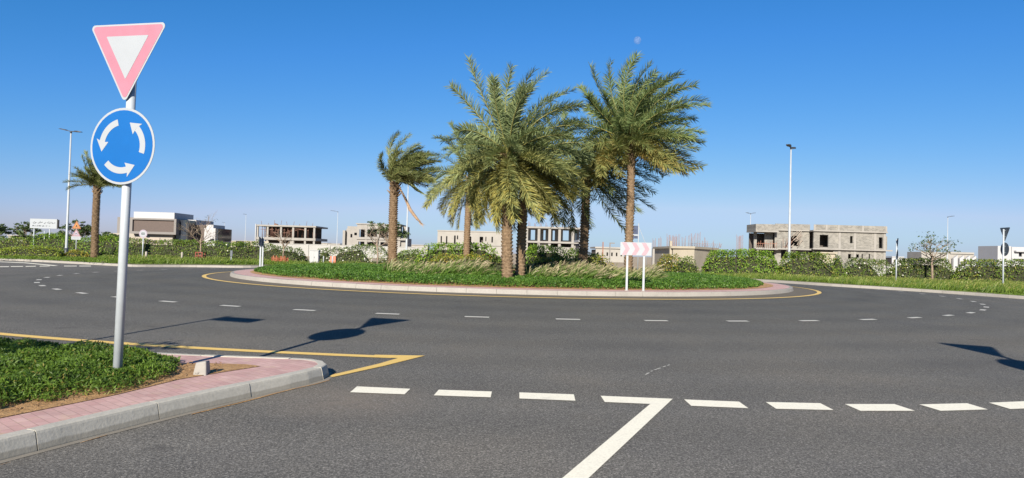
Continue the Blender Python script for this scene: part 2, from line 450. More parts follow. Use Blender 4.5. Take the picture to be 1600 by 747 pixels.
C.cycles.max_bounces = 6; C.cycles.transparent_max_bounces = 6
# ------------------------------------------------------------------ ground, road, kerbs
M['haunch'] = concrete('grubby_concrete', (.20, .185, .16), 3)


def struct(o, label, cat): return tag(o, label, cat, kind='structure')


b = MB(); S = 6000
b.add([(-S, -S, ROADZ - .06), (S, -S, ROADZ - .06), (S, S, ROADZ - .06), (-S, S, ROADZ - .06)], [(0, 1, 2, 3)])
struct(b.build('ground', M['ground']), 'flat sandy desert ground reaching out to the horizon', 'ground')

rs = [0, 8, 11, 13, 15, 17, 19, 21, 23, RO, 27, 35, 60, 100]; NA = 180
vs = []; fs = []
for r in rs:
    for k in range(NA):
        a = 2 * math.pi * k / NA; x, y = CX + r * math.cos(a), CY + r * math.sin(a); vs.append((x, y, gz(x, y)))
for i in range(len(rs) - 1):
    for k in range(NA):
        k2 = (k + 1) % NA; fs.append((i * NA + k, (i + 1) * NA + k, (i + 1) * NA + k2, i * NA + k2))
struct(MB().add(vs, fs).build('road', M['asphalt']), 'grey asphalt carriageway circling the palm roundabout', 'road')


def resample(pts, step):
    """Catmull-Rom through pts, even steps"""
    pts = [Vector(p[:2]) for p in pts]; out = []
    for i in range(len(pts) - 1):
        p0 = pts[i - 1] if i else pts[0] * 2 - pts[1]; p1, p2 = pts[i], pts[i + 1]
        p3 = pts[i + 2] if i + 2 < len(pts) else p2 * 2 - p1
        n = max(2, int((p2 - p1).length / .05))
        for k in range(n):
            t = k / n
            out.append(.5 * ((2 * p1) + (p2 - p0) * t + (2 * p0 - 5 * p1 + 4 * p2 - p3) * t * t + (3 * p1 - p0 - 3 * p2 + p3) * t ** 3))
    out.append(pts[-1])
    res = [out[0]]; acc = 0
    for a, c in zip(out, out[1:]):
        acc += (c - a).length
        if acc >= step: res.append(c); acc = 0
    return res


def kerb(name, path, mat, label, width=.15, hgt=.14, stone=.92, sub=4, closed=False, base=None):
    st = resample(path, stone / sub) if not closed else path
    n = len(st)
    nor = []
    for i in range(n):
        a = st[(i - 1) % n if closed else max(i - 1, 0)]; c = st[(i + 1) % n if closed else min(i + 1, n - 1)]
        t = (c - a).normalized(); nor.append(Vector((-t.y, t.x)))
    base = base or gz
    mb = MB(); rnd = random.Random(5)

    def section(i, f, prof, dz, dn):
        i2 = (i + 1) % n if closed else min(i + 1, n - 1)
        p = st[i].lerp(st[i2], f); q = nor[i].lerp(nor[i2], f).normalized(); z = base(p.x, p.y)
        return [(p.x + q.x * (o + dn), p.y + q.y * (o + dn), z + h + dz) for o, h in prof]
    prof = [(0, -.06), (0, .01), (.024, hgt - .024), (.030, hgt - .008), (.042, hgt), (width, hgt), (width, -.06)]
    K = len(prof); g = .0042 / (stone / sub)
    tot = n if closed else n - 1
    for s0 in range(0, tot, sub):
        e = min(s0 + sub, tot); dz = rnd.uniform(-.003, .003); dn = rnd.uniform(-.003, .003)
        rows = []
        for i in range(s0, e + 1):
            if i == s0: rows.append(section(i % n, g, prof, dz, dn))
            elif i == e: rows.append(section((i - 1) % n, 1 - g, prof, dz, dn))
            else: rows.append(section(i % n, 0, prof, dz, dn))
        v = [p for r_ in rows for p in r_]; f = []
        for i in range(len(rows) - 1):
            for k in range(K - 1): f.append((i * K + k, (i + 1) * K + k, (i + 1) * K + k + 1, i * K + k + 1))
        f.append(tuple(range(K))); f.append(tuple((len(rows) - 1) * K + k for k in reversed(range(K))))
        f = [tuple(reversed(q)) for q in f]
        mb.add(v, f)
    # mortar core, a little inside the stones
    pc = [(.022, -.06), (.024, .0), (.058, hgt - .045), (.085, hgt - .02), (width - .01, hgt - .02), (width - .01, -.06)]; K2 = len(pc); v = []; f = []
    for i in range(tot + (0 if closed else 1)): v += section(i, 0, pc, 0, 0) if i < n else []
    m_ = len(v) // K2
    for i in range(m_ if closed else m_ - 1):
        j = (i + 1) % m_
        for k in range(K2 - 1): f.append((i * K2 + k, i * K2 + k + 1, j * K2 + k + 1, j * K2 + k))
    mb.add(v, f, 1)
    o = mb.build(name, [mat, M['black']])
    struct(o, label, 'kerb')
    return st, nor


circ = lambda r, n: [Vector((CX + r * math.cos(2 * math.pi * k / n), CY + r * math.sin(2 * math.pi * k / n))) for k in range(n)]
R_ISL = 12.53
kerb('island_kerb', circ(R_ISL, 86 * 4), M['kerb_far'], 'pale concrete kerb ringing the round palm island', closed=True)


def zi(x, y):
    r = math.hypot(x - CX, y - CY)
    return gz(x, y) + .145 + .12 * max(0, 1 - (r / 11.8) ** 2)


vs = []; fs = []; rr = [R_ISL - .145, 12.0, 11.55]
for r in rr:
    for k in range(NA):
        a = 2 * math.pi * k / NA; x, y = CX + r * math.cos(a), CY + r * math.sin(a); vs.append((x, y, gz(x, y) + .137))
for i in range(2):
    for k in range(NA): k2 = (k + 1) % NA; fs.append((i * NA + k, i * NA + k2, (i + 1) * NA + k2, (i + 1) * NA + k))
struct(MB().add(vs, fs).build('island_pavement', M['paving']), 'pink brick paving strip around the planted roundabout island', 'pavement')
vs = []; fs = []; rr = [11.75, 11.4, 10, 8, 5, 2, .01]
for r in rr:
    for k in range(NA):
        a = 2 * math.pi * k / NA; x, y = CX + r * math.cos(a), CY + r * math.sin(a); vs.append((x, y, zi(x, y)))
for i in range(len(rr) - 1):
    for k in range(NA): k2 = (k + 1) % NA; fs.append((i * NA + k, i * NA + k2, (i + 1) * NA + k2, (i + 1) * NA + k))
struct(MB().add(vs, fs, smooth=True).build('island_soil', M['soil']), 'sandy soil mound under the plants of the roundabout island', 'soil')

# splitter island, near left
spl = [(-7.3, -6), (-4.55, 1.5), (-3.40, 4.5), (-3.19, 5.07), (-2.86, 5.91), (-2.47, 6.8), (-2.17, 7.45), (-2.05, 7.85), (-2.14, 8.2), (-2.42, 8.40), (-2.9, 8.44), (-3.6, 8.47), (-4.75, 8.64), (-5.9, 8.86), (-7.6, 9.32), (-10, 10.2), (-16, 13.4), (-26, 17)]
flat = lambda x, y: ROADZ
st, nor = kerb('splitter_kerb', spl, M['kerb'], 'grey kerb stones rounding the nose of the near left island', base=flat, width=.125)
mb = MB(); rnd_ = random.Random(2); vv = []; ff = []
for i, (p, q) in enumerate(zip(st, nor)):
    a_ = .07 + .02 * math.sin(i * .9) + rnd_.uniform(-.012, .012); wd_ = .010 + .010 * math.sin(i * .37 + 1) + rnd_.uniform(0, .008)
    for o_ in (-a_, -a_ - max(wd_, .004)): vv.append((p.x + q.x * o_, p.y + q.y * o_, ROADZ + .005))
for i in range(len(st) - 1): ff.append((2 * i, 2 * i + 1, 2 * i + 3, 2 * i + 2))
mb.add(vv, [f_ for f_ in ff if rnd_.random() < .66]); struct(mb.build('kerb_sand', M['soil']), 'thin line of blown sand along the foot of the near kerb', 'sand')
mb = MB(); vv = []
for p, q in zip(st, nor):
    for o_ in (.02, -.062): vv.append((p.x + q.x * o_, p.y + q.y * o_, ROADZ + .003))
mb.add(vv, ff); struct(mb.build('kerb_haunch', M['haunch']), 'grubby concrete haunch at the foot of the near kerb', 'kerb')
inn = [(p + q * .12) for p, q in zip(st, nor)]
poly = [(p.x, p.y) for p in inn] + [(-26, -6)]
ZT = ROADZ + .135
mb = MB(); mb.add([(x, y, ZT) for x, y in poly], [list(range(len(poly)))])
struct(mb.build('splitter_pavement', M['paving']), 'pink brick paving on the near left traffic island', 'pavement')
soil = [G(407, 572, .14), G(385, 569.2, .14), G(330, 567.6, .14), G(265, 568, .14), Vector((-4.6, 8.15, 0)), Vector((-5.4, 8.42, 0)), Vector((-6.6, 8.72, 0)), Vector((-9.8, 9.8, 0)), Vector((-18, 13, 0)), Vector((-18, -6, 0)),
        Vector((-8.0, -6, 0)), Vector((-5.1, 1.5, 0)), G(0, 653, .14), G(60, 641, .14), G(180, 617, .14), G(280, 592.5, .14), G(350, 581, .14)]
mb = MB(); mb.add([(p.x, p.y, ZT + .006) for p in soil], [list(reversed(range(len(soil))))])
struct(mb.build('splitter_soil', M['soil']), 'orange sandy soil showing at the edge of the near left planting', 'soil')

# far verge with its kerb
gl = lambda *a: G(*a)
arc = [(CX + r * math.cos(R(a)), CY + r * math.sin(R(a))) for r, a in ((21.2, 132), (20.3, 118), (19.5, 100), (18.9, 80), (18.3, 60), (17.9, 42))]
vp = [(-150, 78), (-90, 62.5), (-60, 55.5)] + [tuple(gl(*q)[:2]) for q in ((0, 407), (100, 411.5), (198, 416.6), (220, 417.2), (300, 417.6), (385, 418.6))] + arc + \
     [tuple(gl(*q)[:2]) for q in ((1200, 441), (1300, 447.5), (1400, 453.6), (1505, 460.6), (1600, 467.6))] + [(24.6, 28.8), (28.5, 25.2), (36, 21.5), (60, 14), (150, -8)]
st, nor = kerb('far_kerb', vp, M['kerb_far'], 'pale concrete kerb along the outer edge of the roundabout', sub=2)
rows = []
for kk, dd in enumerate((.145, 1.5, 4, 10, 30, 120, 700)):
    row = []
    for p, q in zip(st, nor):
        u = Vector((p.x - CX, p.y - CY)); u = (u.normalized() * .35 + Vector((0, .65))).normalized() if kk > 1 else q
        e = p + u * dd
        z = gz(p.x, p.y) + .134 if kk == 0 else (.03 if kk > 1 else max(.02, gz(p.x, p.y) + .134))
        row.append((e.x, e.y, z))
    rows.append(row)
n = len(st); vs = [v for r_ in rows for v in r_]; fs = []
for i in range(len(rows) - 1):
    for k in range(n - 1): fs.append((i * n + k, i * n + k + 1, (i + 1) * n + k + 1, (i + 1) * n + k))
o = MB().add(vs, fs).build('verge', [M['verge'], M['ground']])
for p in o.data.polygons:
    if p.center.y > 85 or abs(p.center.x) > 90: p.material_index = 1
struct(o, 'planted earth verge beyond the outer kerb', 'verge')
# pale strip of paving behind the left kerb
# right-hand near corner, outside the frame, that carries the sign whose shadow falls on the road
mb = MB(); mb.prism([(6.2, 6.6), (6.0, 5.4), (6.6, -4), (14, -4), (14, 8.6), (8.2, 8.2), (6.9, 7.5)], ROADZ - .02, ROADZ + .14)
struct(mb.build('corner_pavement', M['paving']), 'pink paved street corner at the right of the approach lane', 'pavement')


# ------------------------------------------------------------------ painted markings
def quad_on_road(mb, pts, dz=.006, gzf=gz):
    v = [(p[0], p[1], gzf(p[0], p[1]) + dz) for p in pts]
    a = sum(v[i][0] * v[(i + 1) % len(v)][1] - v[(i + 1) % len(v)][0] * v[i][1] for i in range(len(v)))
    mb.add(v, [list(range(len(v))) if a > 0 else list(reversed(range(len(v))))])


def arcband(mb, r, wd, a0, a1, n):
    for k in range(n):
        p = []
        for a, rr_ in ((a0 + (a1 - a0) * k / n, r - wd / 2), (a0 + (a1 - a0) * k / n, r + wd / 2), (a0 + (a1 - a0) * (k + 1) / n, r + wd / 2), (a0 + (a1 - a0) * (k + 1) / n, r - wd / 2)):
            p.append((CX + rr_ * math.cos(R(a)), CY + rr_ * math.sin(R(a))))
        quad_on_road(mb, p)


mb = MB(); arcband(mb, 13.5, .16, 0, 360, 240)
struct(mb.build('island_edge_line', M['yellow_paint']), 'thin yellow edge line circling close to the island kerb', 'road marking')
mb = MB(); step = 360 / 62.
for k in range(62):
    a = -92.2 + k * step; arcband(mb, RD, .15, a - .78, a + .78, 2)
struct(mb.build('lane_dashes', M['worn_paint']), 'ring of short white dashes between the two circulating lanes', 'road marking')
mb = MB(); arcband(mb, 23.92, .17, -150, -93.86, 60)
pa = [G(*q) for q in ((585, 555), (664, 556.4), (600, 572.5), (520, 590), (512, 588), (592, 569), (622, 560.2), (586, 558.8))]
quad_on_road(mb, pa, .007)
struct(mb.build('exit_edge_line', M['yellow_paint']), 'yellow edge line ending in a sharp hook by the island nose', 'road marking')
mb = MB()
gw = [[(557.8, 604.6), (641, 608.4), (632, 617), (547, 613.7)], [(685.5, 609.8), (768.5, 612.6), (766.7, 621.7), (677.8, 618.6)], [(811.5, 614), (896.6, 617), (899, 627), (811.5, 623.5)],
      [(1069, 625), (1154.7, 628.5), (1169.3, 638.7), (1080, 635)], [(1196.5, 629), (1281.7, 630.9), (1302.4, 641.5), (1212.8, 639.7)], [(1320, 632.2), (1397.4, 632.2), (1429.6, 642.8), (1344.4, 642.8)],
      [(1436.2, 632.7), (1511, 630.9), (1543.6, 640.6), (1470, 642.8)], [(1545, 630), (1620, 627), (1657, 637), (1578.6, 640)]]
for q in gw: quad_on_road(mb, [G(*p) for p in q])
struct(mb.build('give_way_line', M['white_paint']), 'row of broad white give way dashes across the near lane mouth', 'road marking')
mb = MB()
a0, a1 = G(1051, 624), G(1016, 632); b0, b1 = G(938.5, 619.3), G(945, 629)
quad_on_road(mb, [b0, a0, a1, b1])
e0, e1 = G(921, 747), G(880, 747); d0 = (e0 - a0).normalized(); d1 = (e1 - a1).normalized()
quad_on_road(mb, [a0, a0 + (e0 - a0) * 5, a1 + (e1 - a1) * 5, a1])
struct(mb.build('approach_lane_line', M['white_paint']), 'solid white lane line meeting the give way line at an angle', 'road marking')
mb = MB()
for x0, x1, y0, y1 in ((-20, 14, 417.3, 416.9), (17, 36, 416.7, 416.5), (40, 56, 416.5, 416.2), (62, 78, 416.1, 415.8), (100, 120, 415.9, 415.9), (124, 142, 415.9, 415.9)):
    quad_on_road(mb, [G(x0, y0 - .5), G(x1, y1 - .5), G(x1, y1 + .4), G(x0, y0 + .4)])
quad_on_road(mb, [G(-6, 408.6), G(40, 410.4), G(91, 415.1), G(84, 415.6), G(38, 411.2), G(-6, 409.4)])
struct(mb.build('far_give_way_line', M['white_paint']), 'faint white lines at the mouth of the far left road', 'road marking')
mb = MB()
for a_, c_ in (((1009, 586), (1014, 583)), ((1017, 581), (1019, 580)), ((1023, 578.5), (1032, 575.5)), ((1036, 574), (1040, 572.6)), ((1043, 571.8), (1046, 570.6))):
    a_, c_ = G(*a_), G(*c_); q_ = Vector((-(c_ - a_).y, (c_ - a_).x, 0)).normalized() * .011
    quad_on_road(mb, [a_ + q_, c_ + q_ * .5, c_ - q_, a_ - q_ * .4])
struct(mb.build('paint_scrape', M['worn_paint']), 'short thin white scrape on the asphalt beyond the dashes', 'road mark')
# ------------------------------------------------------------------ signs, lamps, street furniture
def plate(mb, poly, yf, yb, m=0, mback=None):
    """polygon in xz, front face at yf (towards -y), back at yb"""
    n = len(poly); a = sum(poly[i][0] * poly[(i + 1) % n][1] - poly[(i + 1) % n][0] * poly[i][1] for i in range(n))
    if a < 0: poly = poly[::-1]
    v = [(p[0], yf, p[1]) for p in poly] + [(p[0], yb, p[1]) for p in poly]
    mb.add(v, [list(range(n))], m)
    mb.add(v, [list(reversed(range(n, 2 * n)))] + [((i + 1) % n, i, n + i, n + (i + 1) % n) for i in range(n)], m if mback is None else mback)


def disc(cx, cz, r, n=48): return [(cx + r * math.cos(2 * math.pi * k / n), cz + r * math.sin(2 * math.pi * k / n)) for k in range(n)]


def round_poly(pts, rad, n=6):
    out = []
    for i in range(len(pts)):
        p0, p1, p2 = (Vector(pts[i - 1]), Vector(pts[i]), Vector(pts[(i + 1) % len(pts)]))
        a = (p0 - p1).normalized(); c = (p2 - p1).normalized(); ang = a.angle(c); dd = rad / math.tan(ang / 2)
        cen = p1 + (a + c).normalized() * rad / math.sin(ang / 2)
        s = p1 + a * dd - cen; e = p1 + c * dd - cen
        for k in range(n + 1):
            q = s.lerp(e, k / n).normalized() * rad + cen; out.append((q.x, q.y))
    return out


def tri(cx, ztop, side): hgt = side * .866; return [(cx - side / 2, ztop), (cx + side / 2, ztop), (cx, ztop - hgt)]


def inset_tri(cx, ztop, side, d): return tri(cx, ztop - d, side - d * 2 * 1.732)


def stroke(mb, pts, wd, yf, yb, m):
    for a, c in zip(pts, pts[1:]):
        a, c = Vector(a), Vector(c); t = (c - a)
        if t.length < 1e-6: continue
        t.normalize(); nn = Vector((-t.y, t.x)) * wd / 2; a = a - t * wd * .3; c = c + t * wd * .3
        plate(mb, [tuple(a + nn), tuple(a - nn), tuple(c - nn), tuple(c + nn)], yf, yb, m)


def arrow_arc(mb, cz, r, wd, a0, a1, a2, hw, yf, yb, m):
    out = []; inn = []
    for k in range(13):
        a = R(a0 + (a1 - a0) * k / 12)
        out.append(((r + wd / 2) * math.cos(a), cz + (r + wd / 2) * math.sin(a))); inn.append(((r - wd / 2) * math.cos(a), cz + (r - wd / 2) * math.sin(a)))
    for k in range(12): plate(mb, [out[k], out[k + 1], inn[k + 1], inn[k]], yf, yb, m)
    a = R(a1 - 4); b_ = R(a2); e = R(a1)
    # head with swept-back barbs
    plate(mb, [((r + hw) * math.cos(a), cz + (r + hw) * math.sin(a)), (r * 1.02 * math.cos(b_), cz + r * 1.02 * math.sin(b_)), (r * math.cos(e), cz + r * math.sin(e))], yf - .0004, yb, m)
    plate(mb, [(r * math.cos(e), cz + r * math.sin(e)), (r * 1.02 * math.cos(b_), cz + r * 1.02 * math.sin(b_)), ((r - hw) * math.cos(a), cz + (r - hw) * math.sin(a))], yf - .0004, yb, m)


def roundabout_sign(label, group=None):
    t = empty('give_way_sign_post', (0, 0, 0), label, 'road sign', group)
    mb = MB(); mb.tube([(0, 0, -.2), (0, 0, 3.36)], .042, 20); mb.tube([(0, 0, 3.36), (0, 0, 3.375)], [.046, .03], 20)
    mb.build('pole', M['galv'], t)
    mats = [M['sign_white'], M['sign_pink'], M['sign_blue'], M['sign_back']]
    cx = -.018
    mb = MB(); plate(mb, round_poly(tri(cx, 3.465, .90), .035), -.062, -.058, 0, 3)
    plate(mb, round_poly(inset_tri(cx, 3.465, .90, .016), .028), -.064, -.0625, 1)
    plate(mb, round_poly(inset_tri(cx, 3.465, .90, .118), .006), -.066, -.0645, 0)
    p = mb.build('give_way_panel', mats, t)
    for z in (3.30, 2.95):
        MB().box((-.065, -.0575, z - .015), (.065, -.0455, z + .015)).tube([(0, 0, z - .014), (0, 0, z + .014)], .049, 16).build('bracket', M['galv'], p)
    mb = MB(); cz = 2.268
    plate(mb, disc(cx, cz, .375), -.062, -.058, 0, 3); plate(mb, disc(cx, cz, .352), -.064, -.0625, 2)
    mb2 = MB()
    for a0, a1, a2 in ((104, 170, 193), (223, 288, 311), (344, 408, 431)): arrow_arc(mb2, cz, .238, .062, a0, a1, a2, .072, -.066, -.0645, 0)
    mb.v += [(x + cx, y, z) for x, y, z in []]
    o = len(mb.v); mb.v += [(x + cx, y, z) for x, y, z in mb2.v]; mb.f += [[i + o for i in f] for f in mb2.f]; mb.m += mb2.m; mb.sm += mb2.sm
    p = mb.build('roundabout_panel', mats, t)
    for z in (2.43, 2.08):
        MB().box((-.065, -.0575, z - .015), (.065, -.0455, z + .015)).tube([(0, 0, z - .014), (0, 0, z + .014)], .049, 16).build('bracket', M['galv'], p)
    return t


M['dark_orange'] = plain('dull_orange_film', (.24, .095, .04), .6, .15, 8); M['dusky_pink'] = plain('dusky_pink_film', (.22, .13, .15), .6, .15, 8)
gsg = 'give way and roundabout sign posts'
sg = roundabout_sign('faded pink give way triangle above a blue roundabout disc on the near left post', gsg)
b0 = G(183, 592, .14)
sg.location = (b0.x, b0.y, ROADZ + .14); sg.rotation_euler = (0, R(.8), R(-14))
s2 = copy_tree(sg); s2.location = (6.72, 5.3, ROADZ + .14); s2.rotation_euler = (0, 0, R(-24))
tag(s2, 'sign just outside the right edge, known by its shadow on the asphalt')
# two more at the far right seen from behind / edge-on
g3 = G(1567, 454, .14); s3 = copy_tree(sg); s3.location = (g3.x, g3.y, .03); s3.rotation_euler = (0, 0, R(86)); s3.scale = (1, 1, 1.0)
tag(s3, 'grey rear of triangle and disc on a post near the right photo edge')
g4 = G(1400, 445, .14); s4 = copy_tree(sg); s4.location = (g4.x, g4.y, .03); s4.rotation_euler = (0, 0, R(66)); s4.scale = (1, 1, .84)
tag(s4, 'edge-on sign post with thin dark plates left of the bare right-hand tree')

# street-name sign outside the left edge, casting the bar-shaped shadow
t = empty('street_name_sign', (-7.02, 6.3, ROADZ + .13), 'street name plate on a slim pole just outside the left edge, known by its shadow', 'street sign')
MB().tube([(-7.02, 6.3, -.1), (-7.02, 6.3, 3.62)], .035, 14).build('pole', M['galv'], t)
mb = MB(); mb.hexa([(-6.98, 6.29, 3.25), (-6.13, 6.0, 3.25), (-6.12, 6.025, 3.25), (-6.97, 6.315, 3.25), (-6.98, 6.29, 3.53), (-6.13, 6.0, 3.53), (-6.12, 6.025, 3.53), (-6.97, 6.315, 3.53)])
mb.build('name_plate', M['sign_blue'], t)


def chevron_sign(label, group):
    t = empty('chevron_sign', (0, 0, 0), label, 'road sign', group)
    for x in (-.26, .26):
        mb = MB(); mb.box((x - .032, -.032, -.25), (x + .032, .032, 1.52)); mb.box((x - .036, -.036, 1.52), (x + .036, .036, 1.532)); mb.build('post', M['pole_grey'], t)
        mb = MB(); mb.prism(disc(x, 0, .075, 10), -.02, .03); mb.build('footing', M['kerb_far'], t)
    mb = MB(); z0 = 1.13; W = .97; hh = .41
    rect = lambda d: [(-W / 2 + d, z0 + d), (W / 2 - d, z0 + d), (W / 2 - d, z0 + hh - d), (-W / 2 + d, z0 + hh - d)]
    plate(mb, rect(0), -.05, -.036, 0, 2)
    for k in range(3):
        x = -W / 2 + .05 + k * .305
        for s_ in (0, 1):
            zm, ze = z0 + hh / 2, (z0 + hh - .012) if s_ else (z0 + .012)
            plate(mb, [(x, ze), (x + .135, ze), (x + .245, zm), (x + .11, zm)], -.053, -.051, 1)
    mb.build('chevron_panel', [M['sign_white'], M['sign_pale_pink'], M['sign_back']], t)
    return t


ch = chevron_sign('white board with three pale pink arrows pointing right, on two posts in front of grasses', 'chevron boards on the roundabout island')
g0 = G(992, 451.5, .2); ch.location = (g0.x, g0.y, zi(g0.x, g0.y) - .02); ch.rotation_euler = (0, 0, R(-6))
c2 = copy_tree(ch); g0 = G(408, 419, .17); c2.location = (g0.x, g0.y, zi(g0.x, g0.y) - .01); c2.rotation_euler = (0, 0, R(-82)); c2.scale = (1, 1, 1.02)
tag(c2, 'narrow dark edge-on board on twin posts at the left end of the island')

# concrete block stub
mb = MB(); x, y = -3.16, 7.17
mb.hexa([(x - .07, y - .07, ROADZ + .1), (x + .075, y - .06, ROADZ + .1), (x + .068, y + .075, ROADZ + .1), (x - .066, y + .07, ROADZ + .1), (x - .044, y - .05, .145), (x + .064, y - .05, .165), (x + .058, y + .06, .16), (x - .042, y + .06, .142)])
o = mb.build('concrete_block', M['raw_concrete']); bv = o.modifiers.new('bevel', 'BEVEL'); bv.width = .014; bv.segments = 2
tag(o, 'small broken pale concrete stub standing in sand by the sign post', 'concrete block')


def lamp(base, h, heads, label, rad=.1, parts=True, group='street lamps round the junction'):
    """heads: list of (direction deg, length, tilt)"""
    bx, by, bz = base
    t = empty('street_lamp', base, label, 'street lamp', group)
    mb = MB(); mb.tube([(bx, by, bz - .1), (bx, by, bz + .5), (bx, by, bz + h)], [rad, rad * .95, rad * .48], 14); mb.build('pole', M['pole_grey'], t)
    if parts:
        mb = MB(); mb.tube([(bx, by, bz - .05), (bx, by, bz + .75)], [rad * 1.5, rad * 1.35], 14); mb.build('base_sleeve', M['lamp_dark'], t)
    mb = MB(); mb.tube([(bx, by, bz + h - .12), (bx, by, bz + h + .06)], [rad * .75, rad * .6], 10); mb.build('arm_hub', M['lamp_dark'], t)
    for a, ln, tl in heads:
        dx, dy = math.cos(R(a)), math.sin(R(a)); px_, py_ = -dy, dx; mb = MB()
        sec = []
        for s_, wd, th in ((.05, .05, .07), (.32, .06, .06), (.42, .15, .10), (.75, .17, .09), (1., .10, .035)):
            q = ln * s_; z = bz + h + .0 + q * math.tan(R(tl)); c = (bx + dx * q, by + dy * q, z)
            sec.append([(c[0] + px_ * wd * k, c[1] + py_ * wd * k, c[2] + e) for k, e in ((-1, 0), (1, 0), (1, th), (-1, th))])
        v = [p for s_ in sec for p in s_]; f = [(3, 2, 1, 0), tuple(range(len(v) - 4, len(v)))]
        for i in range(len(sec) - 1):
            for k in range(4): k2 = (k + 1) % 4; f.append((i * 4 + k, i * 4 + k2, i * 4 + 4 + k2, i * 4 + 4 + k))
        mb.add(v, f); mb.build('lamp_head', M['lamp_dark'], t)
    return t


def lamp_px(px, pybase, pytop, heads, label, Y=None, rad=.1, **k):
    if Y is None: g = G(px, pybase, .14); Y = g.y
    p = P(px, pybase, Y); top = P(px, pytop, Y)
    return lamp((top.x, Y, .03), top.z - .03, heads, label, rad, **k)


lamp_px(111, 402, 206, [(172, 1.15, 12), (-8, 1.05, -2)], 'tall grey twin headed street lamp left of the blue disc, rising from the clipped hedge', Y=61, rad=.12)
lamp_px(1236, 432, 231, [(235, 1.2, 4), (55, 1.2, 4)], 'tall pale street lamp standing in right verge before the grey block villa', Y=55, rad=.11)
lamp_px(638, 403, 287, [(-60, 1.1, 3), (120, 1.1, 3)], 'street lamp half hidden behind the small windblown palm', Y=84, rad=.13)
lamp_px(528, 384, 331, [(172, 1.9, 8)], 'thin far street lamp left of the pale two storey shell with open bays', Y=165, parts=False, rad=.11)
lamp_px(384.5, 384, 335, [(150, 1.3, 3)], 'thin far street lamp between second villa and scaffolded frame house', Y=205, parts=False, rad=.11)
lamp_px(351, 384, 348, [(170, 1.3, 3)], 'very small far street lamp just right of the second modern villa', Y=300, parts=False, rad=.13)
lamp_px(1173, 400, 334, [(180, 1.0, 10), (0, 1.0, 10)], 'far white street lamp with short twin heads at the left end of grey villa', Y=138, parts=False, rad=.12)
lamp_px(1481, 410, 339, [(8, 1.4, 8)], 'far street lamp behind the bare right-hand tree, single head', Y=132, parts=False, rad=.11)

# left distance: direction board, warning signs, speed sign
Y = 70.; A = P(47, 341.5, Y); B_ = P(88.5, 357.5, Y)
t = empty('direction_board', ((A.x + B_.x) / 2, Y, .03), 'white rectangular board with two lines of faint lettering on slim legs', 'direction sign')
mb = MB(); x0, x1, z1, z0 = A.x, B_.x, A.z, B_.z
mb.box((x0, Y, z0), (x1, Y + .18, z1), 0)
W, hh = x1 - x0, z1 - z0
ara = [[(.12, .60), (.13, .53), (.2, .53), (.21, .6), (.24, .6)], [(.3, .55), (.34, .53), (.36, .6), (.42, .61), (.47, .66)], [(.53, .5), (.56, .55), (.58, .62)], [(.64, .62), (.67, .58), (.73, .58), (.74, .52)], [(.78, .68), (.78, .55)], [(.82, .66), (.83, .56), (.87, .54)], [(.9, .6), (.94, .6)],
       [(.16, .68), (.18, .68)], [(.37, .73), (.39, .73)], [(.69, .70), (.71, .70)]]
for s_ in ara: stroke(mb, [(x0 + u * W, z0 + v_ * hh) for u, v_ in s_], .05, Y - .006, Y - .001, 1)
rl = random.Random(3)
for g0, g1 in ((.1, .16), (.19, .23), (.26, .30), (.33, .42), (.46, .55), (.6, .65), (.72, .77)):   # small latin line
    u = g0
    while u < g1 - .008:
        wd = rl.uniform(.012, .016); k = rl.choice((0, 1, 2)); ax, bx_ = x0 + u * W, x0 + (u + wd) * W; za, zb = z0 + .2 * hh, z0 + .31 * hh
        stroke(mb, [(ax, za), (ax, zb)] if k else [(ax, zb), (ax, za), (bx_, za)], .022, Y - .006, Y - .001, 1)
        if k == 2: stroke(mb, [(ax, zb), (bx_, zb), (bx_, (za + zb) / 2), (ax, (za + zb) / 2)], .022, Y - .006, Y - .001, 1)
        u += wd + .008
mb.build('board', [M['sign_white'], M['lamp_dark']], t)
MB().box((x1 + .004, Y + .01, z0 + .03), (x1 + .14, Y + .17, z1 - .06)).build('side_panel', M['black'], t)
for px in (53, 77.5):
    p = P(px, 370, Y + .1); MB().tube([(p.x, Y + .09, -.1), (p.x, Y + .09, z0 + .2)], .055, 10).build('leg', M['pole_grey'], t)
p = P(69.8, 361, Y + 3); MB().tube([(p.x, Y + 3, -.1), (p.x, Y + 3, p.z)], .05, 10).build('bare_post', M['pole_grey'])
o = bpy.data.objects['bare_post']; tag(o, 'short bare grey post standing behind the white direction board', 'post')

Y = 64.; c = P(119.5, 358, Y); px_m = Y / FPX
t = empty('warning_sign', (c.x, Y, .03), 'post stacking an orange triangle, a pale triangle and a white plate', 'road sign')
zt = P(119.5, 345.5, Y).z; zb = P(118.5, 374.5, Y).z
MB().tube([(c.x, Y + .05, -.1), (c.x, Y + .05, zt - .05)], .045, 10).build('pole', M['pole_grey'], t)
uptri = lambda cx, zlow, s_: [(cx - s_ / 2, zlow), (cx + s_ / 2, zlow), (cx, zlow + s_ * .866)]
mb = MB(); zl = P(119.5, 357.4, Y).z
plate(mb, round_poly(uptri(c.x, zl, .86), .04), Y - .01, Y, 0, 3); plate(mb, uptri(c.x, zl + .1, .52), Y - .013, Y - .011, 1)
plate(mb, disc(c.x, zl + .27, .07, 12), Y - .016, Y - .014, 2); stroke(mb, [(c.x - .13, zl + .17), (c.x + .13, zl + .17)], .04, Y - .016, Y - .014, 2); stroke(mb, [(c.x, zl + .17), (c.x, zl + .3)], .06, Y - .0165, Y - .014, 2)
mb.build('upper_triangle', [M['dark_orange'], M['sign_orange'], M['black'], M['sign_back']], t)
mb = MB(); zl = P(119.5, 369.5, Y).z
plate(mb, round_poly(uptri(c.x, zl, .84), .04), Y - .01, Y, 0, 2); plate(mb, uptri(c.x, zl + .09, .54), Y - .013, Y - .011, 1)
